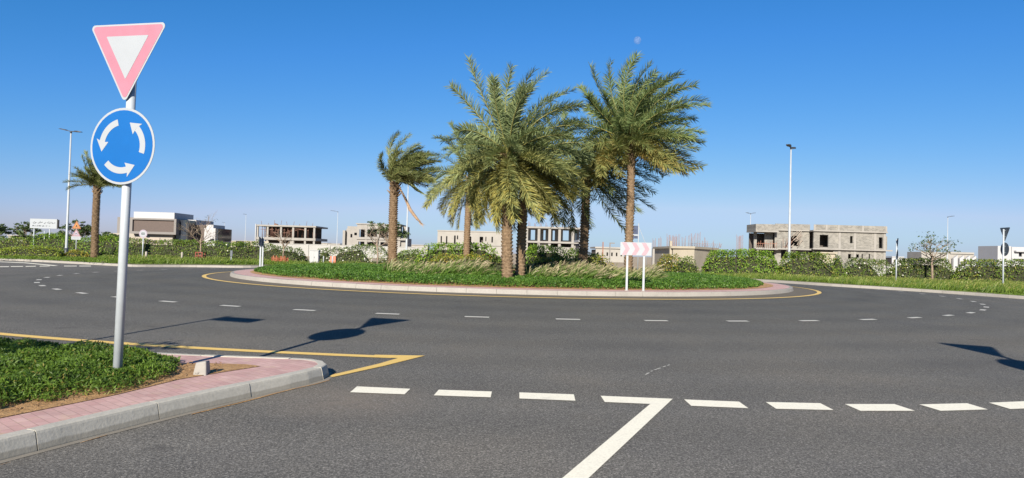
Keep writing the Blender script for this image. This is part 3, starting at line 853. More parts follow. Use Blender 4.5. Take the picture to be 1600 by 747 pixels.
stroke(mb, [(c.x - .12, zl + .2), (c.x, zl + .27), (c.x + .12, zl + .2)], .06, Y - .016, Y - .014, 2)
mb.build('lower_triangle', [M['dusky_pink'], M['sign_lilac'], M['sign_back']], t)
mb = MB(); mb.box((c.x - .45, Y - .012, zb), (c.x + .42, Y, zb + .3), 0)
for k in range(5): stroke(mb, [(c.x - .33 + k * .14, zb + .12), (c.x - .25 + k * .14, zb + .19)], .03, Y - .016, Y - .0125, 1)
mb.build('distance_plate', [M['sign_white'], M['sign_back']], t)

gs = G(222, 405.5, .14); Y = gs.y; c = P(223.8, 365.3, Y)
t = empty('speed_sign', (gs.x, Y, .03), 'round pale speed limit sign reading 60 in front of the brown villa', 'road sign')
MB().tube([(gs.x, Y + .04, -.1), (c.x, Y + .04, c.z + .2)], .042, 10).build('pole', M['galv'], t)
mb = MB(); plate(mb, disc(c.x, c.z, .34, 28), Y - .01, Y, 0, 3); plate(mb, disc(c.x, c.z, .235, 28), Y - .013, Y - .011, 1)
x, z, w_ = c.x, c.z, .034
stroke(mb, [(x - .03, z + .09), (x - .10, z + .10), (x - .13, z + .03), (x - .13, z - .06), (x - .08, z - .1), (x - .03, z - .06), (x - .03, z), (x - .08, z + .03), (x - .13, z - .01)], w_, Y - .016, Y - .0135, 2)
stroke(mb, [(x + .05, z + .1), (x + .02, z + .04), (x + .02, z - .05), (x + .07, z - .1), (x + .12, z - .05), (x + .12, z + .04), (x + .07, z + .1), (x + .02, z + .05)], w_, Y - .016, Y - .0135, 2)
mb.build('speed_panel', [M['sign_lilac'], M['sign_white'], M['lamp_dark'], M['sign_back']], t)

gs = G(361, 411, .14); Y = gs.y
t = empty('keep_right_sign', (gs.x, Y, .03), 'short post with a small dark plate near the red tree guard', 'road sign')
MB().tube([(gs.x, Y, -.1), (gs.x, Y, 1.0)], .04, 10).build('post', M['pole_grey'], t)
MB().box((gs.x - .05, Y - .10, .55), (gs.x + .12, Y - .045, 1.0)).build('plate', M['sign_back'], t)

# utility cabinet, posts, barrier, netting, tree guard
Y = 52.; A = P(484, 390.5, Y); B_ = P(497, 412, Y)
t = empty('utility_cabinet', ((A.x + B_.x) / 2, Y, B_.z), 'white metal utility cabinet standing behind the island turf', 'cabinet')
mb = MB(); mb.box((A.x, Y, B_.z + .08), (B_.x, Y + .4, A.z - .05)); mb.build('body', M['cabinet'], t)
MB().box((A.x - .04, Y - .04, A.z - .05), (B_.x + .04, Y + .44, A.z)).build('lid', M['cabinet'], t)
MB().box((A.x - .08, Y - .06, B_.z - .3), (B_.x + .08, Y + .46, B_.z + .08)).build('plinth', M['kerb_far'], t)
mb = MB(); mx = (A.x + B_.x) / 2
mb.box((A.x + .03, Y - .012, B_.z + .12), (mx - .006, Y - .001, A.z - .09)); mb.box((mx + .006, Y - .012, B_.z + .12), (B_.x - .03, Y - .001, A.z - .09)); d_ = mb.build('door', M['cabinet'], t)
MB().box((mx + .03, Y - .03, .6), (mx + .05, Y - .0125, .72)).build('handle', M['lamp_dark'], d_)


def marker(px, py0, py1, Y, label, mat='stone_block', r=.06):
    a = P(px, py1, Y); z = P(px, py0, Y).z
    o = MB().tube([(a.x, Y, min(-.05, a.z)), (a.x, Y, z - .03), (a.x, Y, z)], [r, r * .9, r * .5], 8).build('marker_post', M[mat])
    tag(o, label, 'marker post', 'short marker posts along the verge')


marker(228.3, 393, 402, 57, 'stubby beige marker post right behind the speed sign', r=.1)
marker(284.3, 394, 402, 56, 'stubby beige marker post left of the red tree guard', r=.09)
marker(505.4, 400, 408, 52.5, 'slim white marker post beside the utility cabinet', 'sign_white', .05)
marker(519.6, 400, 408, 52, 'slim white marker post in front of the orange barrier', 'sign_white', .06)
Y = 53.5; A = P(514.5, 400.4, Y); B_ = P(524.5, 408, Y)
t = empty('plastic_barrier', ((A.x + B_.x) / 2, Y, .03), 'small bright orange plastic barrier near the white cabinet', 'barrier')
mb = MB(); w_ = B_.x - A.x
mb.hexa([(A.x, Y, .0), (B_.x, Y, .0), (B_.x, Y + .4, .0), (A.x, Y + .4, .0), (A.x + .05, Y + .12, A.z), (B_.x - .05, Y + .12, A.z), (B_.x - .05, Y + .28, A.z), (A.x + .05, Y + .28, A.z)]); mb.build('body', M['orange_plastic'], t)
MB().box((A.x + w_ * .35, Y + .06, .28), (A.x + w_ * .65, Y + .085, .5)).build('reflector', M['sign_white'], t)
Y = 54.5; A = P(424, 401, Y); B_ = P(448, 408, Y); mb = MB()
for k in range(14):
    x = A.x + (B_.x - A.x) * k / 13; z = A.z + .1 * math.sin(k * 1.9)
    mb.add([(x, Y + .1 * math.sin(k), -.05), (x + .09, Y + .1 * math.sin(k + 1), -.05), (x + .09, Y + .12 * math.sin(k + 1), z), (x, Y + .12 * math.sin(k), z)], [(0, 1, 2, 3)])
for z_ in (.1, .25, .4): mb.tube([(A.x + (B_.x - A.x) * k / 13, Y + .11 * math.sin(k), z_ + .03 * math.sin(2 * k)) for k in range(14)], .03, 6)
tag(mb.build('safety_netting', M['orange_net']), 'sagging strip of orange safety netting before the hedge by the thin sapling', 'netting')

# site banner beside the right palm
Y = 62.; a = P(998, 353, Y); p0 = P(984, 352.5, Y); p1 = P(998, 373, Y)
t = empty('banner_mast', (a.x, Y, 0), 'white mast with a small navy banner beside the rightmost tall palm trunk', 'banner')
MB().tube([(a.x, Y, -.1), (a.x, Y, P(998, 349, Y).z)], .045, 8).build('mast', M['sign_white'], t)
MB().tube([(a.x, Y, P(998, 354, Y).z), (P(1009, 380, Y).x, Y, P(1009, 381, Y).z), (P(1012, 390, Y).x, Y, 0)], .022, 6).build('stay', M['sign_white'], t)
mb = MB(); mb.box((p0.x, Y - .02, P(990, 366, Y).z), (a.x - .06, Y, p0.z)); mb.box((p0.x, Y - .02, p1.z), (a.x - .06, Y, P(990, 368.5, Y).z)); mb.build('banner', M['dark_blue'], t)
MB().box((p0.x, Y - .03, P(990, 368.4, Y).z), (a.x - .05, Y + .02, P(990, 366.1, Y).z)).build('crossbar', M['sign_white'], t)
# ------------------------------------------------------------------ vegetation generators
def unit(a): return a / np.maximum(np.linalg.norm(a, axis=-1, keepdims=True), 1e-9)


def leaf_cloud(name, pts, nrm, size, aspect, mat, parent=None, jit=.7, tint=None, updir=None, fold=0.):
    """small diamond leaves at pts; leaf long axis random in the plane of a jittered normal"""
    n = len(pts)
    nn = unit(nrm + rng.normal(0, jit, (n, 3)))
    a = rng.normal(0, 1, (n, 3)) if updir is None else np.asarray(updir) + rng.normal(0, .55, (n, 3))
    a = unit(a - nn * (a * nn).sum(1, keepdims=True)); b = np.cross(nn, a)
    s = size * rng.uniform(.6, 1.3, (n, 1))
    v = np.stack([pts - a * s * .5, pts + b * s * aspect * .5 + a * s * .02, pts + a * s * .5, pts - b * s * aspect * .5 + a * s * .02], 1).reshape(-1, 3)
    f = np.arange(4 * n).reshape(n, 4)
    return np_mesh(name, v, [f], mat, parent, tint_face=(np.zeros(n) if tint is None else tint))


def blades(name, base, direc, length, width, mat, parent=None, bend=(0, 0, -.5), tip_tint=1., base_tint=0., face='cam', bendvar=.3, plume=False):
    """curved grass blades: two quads and a tip each"""
    n = len(base); d = unit(direc); L_ = np.broadcast_to(np.asarray(length), (n,))[:, None]; Wd = np.broadcast_to(np.asarray(width), (n,))[:, None]
    bd = np.asarray(bend) * (1 + rng.normal(0, bendvar, (n, 1)))
    p0 = base; p1 = base + d * L_ * .36 + bd * L_ * .06; p2 = base + d * L_ * .70 + bd * L_ * .28; p3 = base + d * L_ * 1.0 + bd * L_ * .72
    ang = rng.uniform(0, math.pi, n); side = np.stack([np.cos(ang), np.sin(ang) * .7, 0 * ang], 1)
    side = unit(side - d * (side * d).sum(1, keepdims=True)) * Wd * .5
    k1, k2 = (1., .75) if not plume else (.8, 1.9)
    v = np.stack([p0 - side, p0 + side, p1 - side * k1, p1 + side * k1, p2 - side * k2, p2 + side * k2, p3], 1).reshape(-1, 3)
    o = (np.arange(n) * 7)[:, None]
    q = np.concatenate([o + np.array([[0, 1, 3, 2]]), o + np.array([[2, 3, 5, 4]])]); t = o + np.array([[4, 5, 6]])
    tt = np.tile(np.array([base_tint, base_tint, base_tint, base_tint, (base_tint + tip_tint) / 2, (base_tint + tip_tint) / 2, tip_tint]), n) * np.repeat(rng.uniform(.5, 1.0, n), 7)
    return np_mesh(name, v, [q, t], mat, parent, tint_pt=tt)


def in_poly(x, y, poly):
    c = np.zeros(len(x), bool); n = len(poly)
    for i in range(n):
        x0, y0 = poly[i][:2]; x1, y1 = poly[(i + 1) % n][:2]
        if y0 == y1: continue
        k = ((y0 > y) != (y1 > y)) & (x < (x1 - x0) * (y - y0) / (y1 - y0) + x0); c ^= k
    return c


def poly_dist(x, y, poly):
    d = np.full(len(x), 1e9); n = len(poly)
    for i in range(n):
        a = np.array(poly[i][:2]); c = np.array(poly[(i + 1) % n][:2]); e = c - a
        t = np.clip(((x - a[0]) * e[0] + (y - a[1]) * e[1]) / max((e * e).sum(), 1e-9), 0, 1)
        d = np.minimum(d, np.hypot(x - a[0] - t * e[0], y - a[1] - t * e[1]))
    return d


def wob(x, y, f, s=0.): return np.sin(x * f + 1.3 + s) * .5 + np.sin(y * f * 1.37 + 2.1 + s * 2) * .3 + np.sin((x + y) * f * 2.3 + s) * .25 + np.sin((x * .7 - y) * f * 4.1 + s) * .15


# ---- near ground cover on the splitter island
tp = [G(256, 584, .2), G(276, 575, .2), Vector((-3.75, 7.95, 0)), Vector((-4.3, 8.14, 0)), Vector((-5.2, 8.42, 0)), Vector((-6.4, 8.72, 0)), Vector((-9, 9.55, 0)), Vector((-12, 10.5, 0)),
      Vector((-12, 3, 0)), Vector((-5.6, 3.6, 0)), G(-60, 646, .2), G(0, 629, .2), G(40, 617, .2), G(75, 619, .2), G(130, 608, .2), G(165, 608, .2), G(205, 600, .2)]
tp = [tuple(p[:2]) for p in tp]
n = 330000
x = rng.uniform(-8.6, -3.2, n); y = rng.uniform(4.0, 9.5, n); k = in_poly(x, y, tp); x, y = x[k], y[k]
dd = poly_dist(x, y, tp); edge = np.clip(dd / .35, 0, 1) ** .6
hh = (.05 + .10 * edge + .035 * wob(x, y, 2.6)) * (1 + .3 * wob(x, y, 9))
keep = rng.uniform(0, 1, len(x)) < (.28 + .72 * edge) * np.clip(.85 + .5 * wob(x, y, 3.1, 1), .25, 1); x, y, hh, edge = x[keep], y[keep], hh[keep], edge[keep]
u = rng.uniform(0, 1, len(x)) ** .55
z = ZT + .01 + np.maximum(hh, .04) * u
lean = np.stack([rng.normal(0, .55, len(x)) + .1, rng.normal(0, .55, len(x)), np.full(len(x), .75)], 1)
tint = np.clip((.62 - u) * 1.6, 0, 1) * (rng.uniform(0, 1, len(x)) < .75) * (1 - edge * .6) + (rng.uniform(0, 1, len(x)) < .04) * .7
o = leaf_cloud('ground_cover', np.stack([x, y, z], 1), np.tile([[0, -.25, .6]], (len(x), 1)), .044, .27, M['cover_near'], jit=.75, tint=np.clip(tint, 0, 1), updir=lean)
tag(o, 'low leafy green ground cover spilling round the near sign post', 'ground cover', kind='stuff')
# dry leaf litter along its edge
n = 5000; x = rng.uniform(-6, -3.0, n); y = rng.uniform(3.6, 8.3, n)
sp_ = [tuple(p[:2]) for p in soil]; k = in_poly(x, y, sp_) & (poly_dist(x, y, tp) < .45); x, y = x[k], y[k]
o = leaf_cloud('dry_leaves', np.stack([x, y, np.full(len(x), ZT + .014) + rng.uniform(0, .02, len(x))], 1), np.tile([[0, 0, 1.]], (len(x), 1)), .032, .35, M['litter'], jit=.6)
tag(o, 'scattered dry leaves on the sand at the front of the near planting', 'leaf litter', kind='stuff')

# ---- ground cover of the roundabout island
n = 210000
r = np.sqrt(rng.uniform(4.5 ** 2, 11.72 ** 2, n)); a = rng.uniform(R(165), R(385), n)
x, y = CX + r * np.cos(a), CY + r * np.sin(a)
rim = 11.55 + .12 * wob(x, y, 2.2) - .5 * np.clip((np.abs(np.degrees(a) - 270) - 50) / 50, 0, 1) * (np.degrees(a) > 270)
k = (r < rim) & ~((np.abs(np.degrees(a) - 275) < 60) & (r < 8) & (rng.uniform(0, 1, n) < .7)); x, y, r, rim = x[k], y[k], r[k], rim[k]
z0 = np.array([zi(p, q) for p, q in zip(x, y)])
ed = np.clip((rim - r) / .5, 0, 1)
hh = (.07 + .13 * ed ** .5) * (1 + .16 * wob(x, y, 3.3)); u = rng.uniform(0, 1, len(x)) ** .5
tint = ((rng.uniform(0, 1, len(x)) < .10) | ((ed < .3) & (rng.uniform(0, 1, len(x)) < .35))).astype(float) * rng.uniform(.3, 1, len(x))
o = leaf_cloud('island_ground_cover', np.stack([x, y, z0 + hh * u], 1), np.tile([[0, -.2, .7]], (len(x), 1)), .078, .5, M['cover_isle'], jit=.6, tint=tint, updir=(0, -.1, .6))
tag(o, 'dense dark green ground cover carpeting the front of the palm island', 'ground cover', kind='stuff')


def grass_band(name, polys, per_m2, hgt, wd, mat, label, zf, lean=(.35, -.1, 1), plume=.3, bend=(.5, -.1, -.36), clump=1.6, spread=.35, tint0=0.):
    base = []; dirs = []; hs = []
    for poly in polys:
        xs = [p[0] for p in poly]; ys = [p[1] for p in poly]; A_ = (max(xs) - min(xs)) * (max(ys) - min(ys)); n = int(A_ * per_m2)
        x = rng.uniform(min(xs), max(xs), n); y = rng.uniform(min(ys), max(ys), n); k = in_poly(x, y, poly); x, y = x[k], y[k]
        cl = wob(x, y, clump, 3); k = rng.uniform(-1.0, .7, len(x)) < cl + .25; x, y, cl = x[k], y[k], cl[k]
        base.append(np.stack([x, y, np.array([zf(p, q) for p, q in zip(x, y)])], 1))
        dirs.append(np.stack([lean[0] + rng.normal(0, spread, len(x)), lean[1] + rng.normal(0, spread, len(x)), np.full(len(x), lean[2])], 1))
        hs.append(hgt * (1 + .28 * np.clip(cl, -1, 1)) * rng.uniform(.6, 1.15, len(x)))
    base = np.concatenate(base); dirs = np.concatenate(dirs); hs = np.concatenate(hs)
    o = blades(name, base, dirs, hs, wd, mat, bend=bend, tip_tint=.12, base_tint=tint0)
    tag(o, label, 'grass', kind='stuff')
    if plume:
        k = rng.uniform(0, 1, len(base)) < plume
        dk = unit(dirs[k]); pb = base[k] + dk * hs[k][:, None] * .5 + np.array(bend) * hs[k][:, None] * .12
        p = blades('plumes', pb, dk + np.array(bend) * .3, hs[k] * .50, wd * 1.0, mat, parent=None, bend=np.array(bend) * .7, tip_tint=1.2, base_tint=.7, plume=True)
        p.parent = o; p['kind'] = 'stuff'
    return o


ZI = lambda x, y: zi(x, y)
gp = lambda px, Y, z=.5: (PX(px, Y, z), Y)
grass_band('fountain_grass', [[gp(597, 25.0), gp(640, 24.3), gp(700, 24.2), gp(752, 24.3), gp(745, 26.4), gp(640, 28.2), gp(600, 27.5)]], 330, .70, .020, M['grass_tall'],
           'arching fountain grass with pinkish plumes left of the central palm', ZI, plume=.30)
grass_band('fountain_grass', [[gp(822, 24.3), gp(880, 24.0), gp(1000, 24.0), gp(1022, 25.4), gp(1018, 28.2), gp(900, 28.4), gp(822, 27.6)]], 330, .68, .020, M['grass_tall'],
           'arching fountain grass with pale plumes behind the chevron board', ZI, plume=.42)


# ---- hedges
def hedge(name, path, width, hgt, mat, label, zb=.03, per_m2=70, size=.15, lump=.18, tint=.12, flowers=0, group=None, cat='hedge', hvar=.2, gaps=0., jit=.75, seed=0., aspect=.6):
    path = [np.array(p, float) for p in path]
    seg = [np.linalg.norm(q - p) for p, q in zip(path, path[1:])]; Lt = sum(seg); cum = np.concatenate([[0], np.cumsum(seg)])
    area = Lt * (2 * hgt + width) + 2 * width * hgt; n = int(area * per_m2 * 1.75)
    t = rng.uniform(-.15, Lt + .15, n); tc = np.clip(t, 0, Lt - 1e-6); i = np.searchsorted(cum, tc, side='right') - 1
    P0 = np.array(path)[i]; P1 = np.array(path)[i + 1]; dr = unit(P1 - P0); c = P0 + dr * (t - cum[i])[:, None]; nr = np.stack([-dr[:, 1], dr[:, 0]], 1)
    Hh = hgt * (1 + hvar * wob(t, t * .3, .9, seed) + hvar * .5 * wob(t, t * .2, 3.1, seed))
    # cross-section: rounded box, ang from front foot over the top to the back foot
    q = rng.uniform(0, 1, n); per = 2 * hgt + width; q = q * per
    u = np.where(q < hgt, -1, np.where(q < hgt + width, (q - hgt) / width * 2 - 1, 1.)); v = np.where(q < hgt, q / hgt, np.where(q < hgt + width, 1, (per - q) / hgt))
    nx = np.where(np.abs(u) == 1, u, 0); nz = np.where(np.abs(u) == 1, .25, 1.)
    depth = rng.uniform(0, 1, n) ** 1.6 * .28 * width + lump * .9 * (1 + wob(t + u, v * hgt * 1.5 + u, 3.3, seed + 1)) * .8
    rnd = 1 - .22 * np.clip(v - .55, 0, 1) / .45 * np.abs(u)
    uu = u * (width / 2) * rnd - nx * depth
    vv = v * Hh - (nx == 0) * depth * .8
    end = np.minimum(np.clip(t, -1, Lt), Lt - t); fall = np.clip((np.minimum(t, Lt - t) + .15) / .6, .15, 1) ** .5; vv = vv * fall
    p = np.stack([c[:, 0] + nr[:, 0] * -uu * -1, c[:, 1] + nr[:, 1] * -uu * -1, zb + np.maximum(vv, .02)], 1)
    N = np.stack([nr[:, 0] * nx, nr[:, 1] * nx, nz], 1)
    k = np.ones(n, bool)
    if gaps: k = (wob(t, v * hgt, 1.7, seed + 5) + rng.normal(0, .3, n)) > -1 + gaps
    ti = (rng.uniform(0, 1, n) < tint) * rng.uniform(.3, 1, n)
    p, N, ti = p[k], N[k], ti[k]
    mid = path[0]
    size *= .70; flowers *= .6
    root = empty(name, (mid[0], mid[1], zb), label, cat, group)
    leaf_cloud('foliage', p, N, size, aspect, mat, root, jit=.5, tint=ti)
    # twiggy core, coloured near black for the shade between leaves; stops one seeing through
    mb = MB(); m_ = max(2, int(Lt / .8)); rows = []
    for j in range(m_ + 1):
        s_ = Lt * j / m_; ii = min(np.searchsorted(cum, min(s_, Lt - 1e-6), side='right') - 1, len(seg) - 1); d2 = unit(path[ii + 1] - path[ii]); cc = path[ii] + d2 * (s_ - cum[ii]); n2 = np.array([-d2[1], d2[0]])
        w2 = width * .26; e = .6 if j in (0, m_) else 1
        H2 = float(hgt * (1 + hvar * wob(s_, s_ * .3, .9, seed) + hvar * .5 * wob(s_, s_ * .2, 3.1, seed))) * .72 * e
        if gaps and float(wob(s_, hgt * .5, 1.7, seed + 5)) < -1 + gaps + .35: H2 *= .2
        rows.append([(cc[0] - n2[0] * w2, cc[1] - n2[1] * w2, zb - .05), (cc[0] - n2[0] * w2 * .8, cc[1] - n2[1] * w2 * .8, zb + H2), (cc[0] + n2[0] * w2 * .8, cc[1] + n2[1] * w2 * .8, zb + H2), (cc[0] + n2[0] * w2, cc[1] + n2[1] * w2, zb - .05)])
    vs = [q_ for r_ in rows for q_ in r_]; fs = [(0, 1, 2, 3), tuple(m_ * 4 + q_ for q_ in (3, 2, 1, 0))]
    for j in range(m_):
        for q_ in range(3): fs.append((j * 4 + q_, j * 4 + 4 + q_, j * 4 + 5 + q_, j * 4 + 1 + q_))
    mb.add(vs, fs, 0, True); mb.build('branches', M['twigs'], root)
    if flowers:
        k = (rng.uniform(0, 1, len(p)) < flowers) & (N[:, 1] < .3)
        leaf_cloud('flowers', p[k] + N[k] * .05, N[k], size * 1.0, .9, M['flower'], root, jit=.4)['kind'] = 'stuff'
    return root


gx = lambda px, Y, z=.8: np.array([PX(px, Y, z), Y])
gh = 'clipped hedges round the junction'
hedge('hedge', [gx(-60, 57), gx(0, 57.5), gx(48, 58), gx(97, 58.2)], 1.5, .80, M['hedge_lime'], 'low clipped yellow green hedge below the direction board', group=gh, size=.16, per_m2=80, seed=1, tint=.2)
hedge('hedge', [gx(104, 58.8), gx(137, 59.4)], 1.4, .72, M['hedge_gold'], 'short hedge with purplish brown patches between lamp and left palm', group=gh, size=.16, seed=2, tint=.4)
hedge('hedge', [gx(156, 59.6), gx(178, 59.6)], 1.4, .70, M['hedge_dark'], 'dark low hedge between left palm trunk and near sign pole', group=gh, size=.16, seed=3)
hedge('hedge', [gx(-80, 72), gx(0, 72), gx(60, 72)], 1.6, 1.75, M['hedge_mid'], 'tall hedge behind the direction board at the far left', group=gh, size=.2, per_m2=55, seed=4, tint=.2)
hedge('hedge', [gx(52, 70.5), gx(130, 70), gx(196, 69)], 1.6, 1.85, M['hedge_bright'], 'bright green tall hedge behind the warning triangles', group=gh, size=.2, per_m2=60, seed=5, tint=.15)
hedge('hedge', [gx(190, 66), gx(270, 64.5), gx(340, 64), gx(415, 63.5)], 1.6, 1.78, M['hedge_mid'], 'long dense hedge in front of the two modern villas', group=gh, size=.18, per_m2=65, seed=6, tint=.1, flowers=.006, hvar=.06)
hedge('hedge', [gx(412, 60), gx(440, 60), gx(476, 60)], 1.5, 1.62, M['hedge_dark'], 'dark hedge with pale blooms in front of the scaffolded frame house', group=gh, size=.17, per_m2=65, seed=7, flowers=.035, gaps=.1)
hedge('hedge', [gx(496, 61), gx(530, 60), gx(575, 60), gx(608, 60)], 1.5, 1.55, M['hedge_dark'], 'dark hedge topped with many white blossoms before the open concrete shell', group=gh, size=.17, per_m2=65, seed=8, flowers=.11, gaps=.1)
hedge('hedge', [gx(618, 59), gx(640, 59), gx(662, 58.5)], 1.5, 1.45, M['hedge_mid'], 'mid green hedge around the lamp foot right of the small palm', group=gh, size=.17, seed=9)
# island shrubs
gi = 'shrub masses on the roundabout island'
hedge('shrub', [gx(662, 39, 1.2), gx(700, 38.5, 1.2), gx(745, 38.5, 1.2), gx(772, 39, 1.2)], 2.2, 1.45, M['hedge_bright'], 'bright green rounded shrub mass between the small palm and central palm', zb=.36, group=gi, size=.15, per_m2=90, seed=11, cat='shrub', hvar=.1)
hedge('shrub', [gx(816, 36.5, 1.2), gx(850, 36.5, 1.2), gx(885, 37, 1.2)], 2.2, 1.35, M['hedge_bright'], 'bright green shrub mass just right of the dark twin trunk', zb=.37, group=gi, size=.14, per_m2=95, seed=12, cat='shrub', hvar=.1)
hedge('shrub', [gx(880, 39, 1.2), gx(915, 39, 1.2), gx(945, 39, 1.2)], 1.8, 1.25, M['hedge_mid'], 'green shrub behind the shaded palm trunk right of centre', zb=.36, group=gi, size=.14, per_m2=80, seed=13, cat='shrub')
hedge('shrub', [gx(675, 31.5), gx(720, 31), gx(765, 30.5), gx(790, 30.5)], 1.6, .98, M['hedge_gold'], 'low golden green shrub row behind the left fountain grass', zb=.4, group=gi, size=.11, per_m2=110, seed=14, tint=.3, cat='shrub')
hedge('shrub', [gx(765, 27.8), gx(795, 27.6)], 1.2, 1.0, M['hedge_dark'], 'small dark rounded shrub directly left of the central palm foot', zb=.42, group=gi, size=.1, per_m2=130, seed=15, cat='shrub')
hedge('shrub', [gx(824, 31.5), gx(860, 31), gx(905, 31), gx(955, 31.5)], 1.6, .94, M['hedge_gold'], 'low golden green shrub row behind the right fountain grass', zb=.4, group=gi, size=.11, per_m2=110, seed=16, tint=.2, cat='shrub')
# right side hedges
hedge('hedge', [gx(1030, 57), gx(1062, 56)], 1.7, 1.75, M['hedge_gold'], 'pale variegated hedge just right of the chevron board', group=gh, size=.17, per_m2=60, seed=21, tint=.35, flowers=.03, gaps=.15)
hedge('hedge', [gx(1056, 56), gx(1086, 55)], 1.6, 1.55, M['hedge_mid'], 'lower hedge in front of the cream wall corner', group=gh, size=.17, per_m2=60, seed=22, tint=.2, gaps=.25)
hedge('hedge', [gx(1101, 52), gx(1150, 51), gx(1214, 50.5)], 1.8, 2.05, M['hedge_bright'], 'tall lush bright green hedge in front of the rebar wall', group=gh, size=.18, per_m2=85, seed=23, tint=.15, lump=.28, hvar=.07)
hedge('hedge', [gx(1217, 50.5), gx(1260, 50), gx(1300, 50)], 1.7, 1.85, M['hedge_mid'], 'mid green hedge right of the tall right lamp', group=gh, size=.17, per_m2=85, seed=24, tint=.2, lump=.25, hvar=.1)
hedge('hedge', [gx(1301, 51), gx(1316, 51)], 1.3, 1.65, M['hedge_mid'], 'single bushy plant against the white wall gap', group=gh, size=.16, per_m2=70, seed=25, gaps=.15)
hedge('hedge', [gx(1319, 51.5), gx(1393, 51)], 1.5, 1.72, M['hedge_dark'], 'thin dark hedge with white flowers before the villa end', group=gh, size=.16, per_m2=85, seed=26, flowers=.04, gaps=.06, hvar=.07)
hedge('hedge', [gx(1392, 51), gx(1450, 50.5), gx(1488, 50)], 1.6, 1.80, M['hedge_dark'], 'dark hedge behind the bare right-hand tree', group=gh, size=.16, per_m2=90, seed=27, flowers=.012, tint=.2, hvar=.06)
hedge('hedge', [gx(1493, 49.5), gx(1560, 48), gx(1640, 46)], 1.6, 1.80, M['hedge_mid'], 'hedge running out of the right edge of the photo', group=gh, size=.16, per_m2=90, seed=28, flowers=.008, tint=.3, hvar=.06)

# ---- verge grass
zv = lambda x, y: .04
vg = lambda px, py, Y: (P(px, py, Y).x, Y)
kr = [G(1170, 439.5), G(1200, 441), G(1250, 444.2), G(1300, 447.5), G(1400, 453.6), G(1505, 460.6), G(1600, 467.6), Vector((24.6, 28.8, 0))]
away = lambda p, d_: tuple((Vector((p.x, p.y)) + (Vector((p.x - CX, p.y - CY)).normalized() * d_)))
front = [away(p, 1.3) for p in kr]
backr = [gx(1680, 43), gx(1600, 45.2), gx(1500, 47.5), gx(1400, 49), gx(1300, 49.2), gx(1180, 49.8), gx(1080, 52)]
grass_band('verge_grass', [front + [tuple(p) for p in backr]], 200, .45, .022, M['grass_verge'], 'tall yellow green verge grass in front of the right hedges', zv, lean=(.18, -.05, 1), bend=(.3, -.05, -.3), plume=.12, clump=.9, spread=.28)
front2 = [away(p, .24) for p in kr]
grass_band('kerb_grass', [front2 + [away(p, 1.5) for p in reversed(kr)]], 170, .13, .025, M['grass_verge'], 'short grass fringe behind the right outer kerb', zv, plume=0, clump=2)
kl = [G(150, 411, .15), G(205, 412.5, .15), G(300, 413, .15), G(400, 414, .15)]
bl = [gx(640, 58), gx(560, 58), gx(480, 58), gx(412, 59), gx(400, 62), gx(300, 62.5), gx(190, 64), gx(150, 58)]
xs_ = [(p.x, p.y + 1.2) for p in kl] + [gx(460, 50), gx(640, 50)]
grass_band('verge_grass', [[tuple(p) for p in xs_] + [tuple(p) for p in bl]], 110, .36, .03, M['grass_verge'], 'yellow green grass strip below the long left hedge', zv, lean=(.1, 0, 1), bend=(.25, 0, -.25), plume=.08, clump=1.1)
grass_band('kerb_grass', [[(p.x, p.y + .2) for p in kl] + [tuple(p) for p in reversed([(q[0], q[1] + .3) for q in xs_[:4]])], [(G(-40, 404, .15).x, G(-40, 404, .15).y + .2), (G(60, 406, .15).x, G(60, 406, .15).y + .2), (kl[0].x, kl[0].y + .2), gx(180, 58.4), gx(97, 57.6), gx(-40, 56)]], 60, .14, .04, M['grass_verge'], 'short lawn strip behind the left outer kerb', zv, plume=0, clump=2)


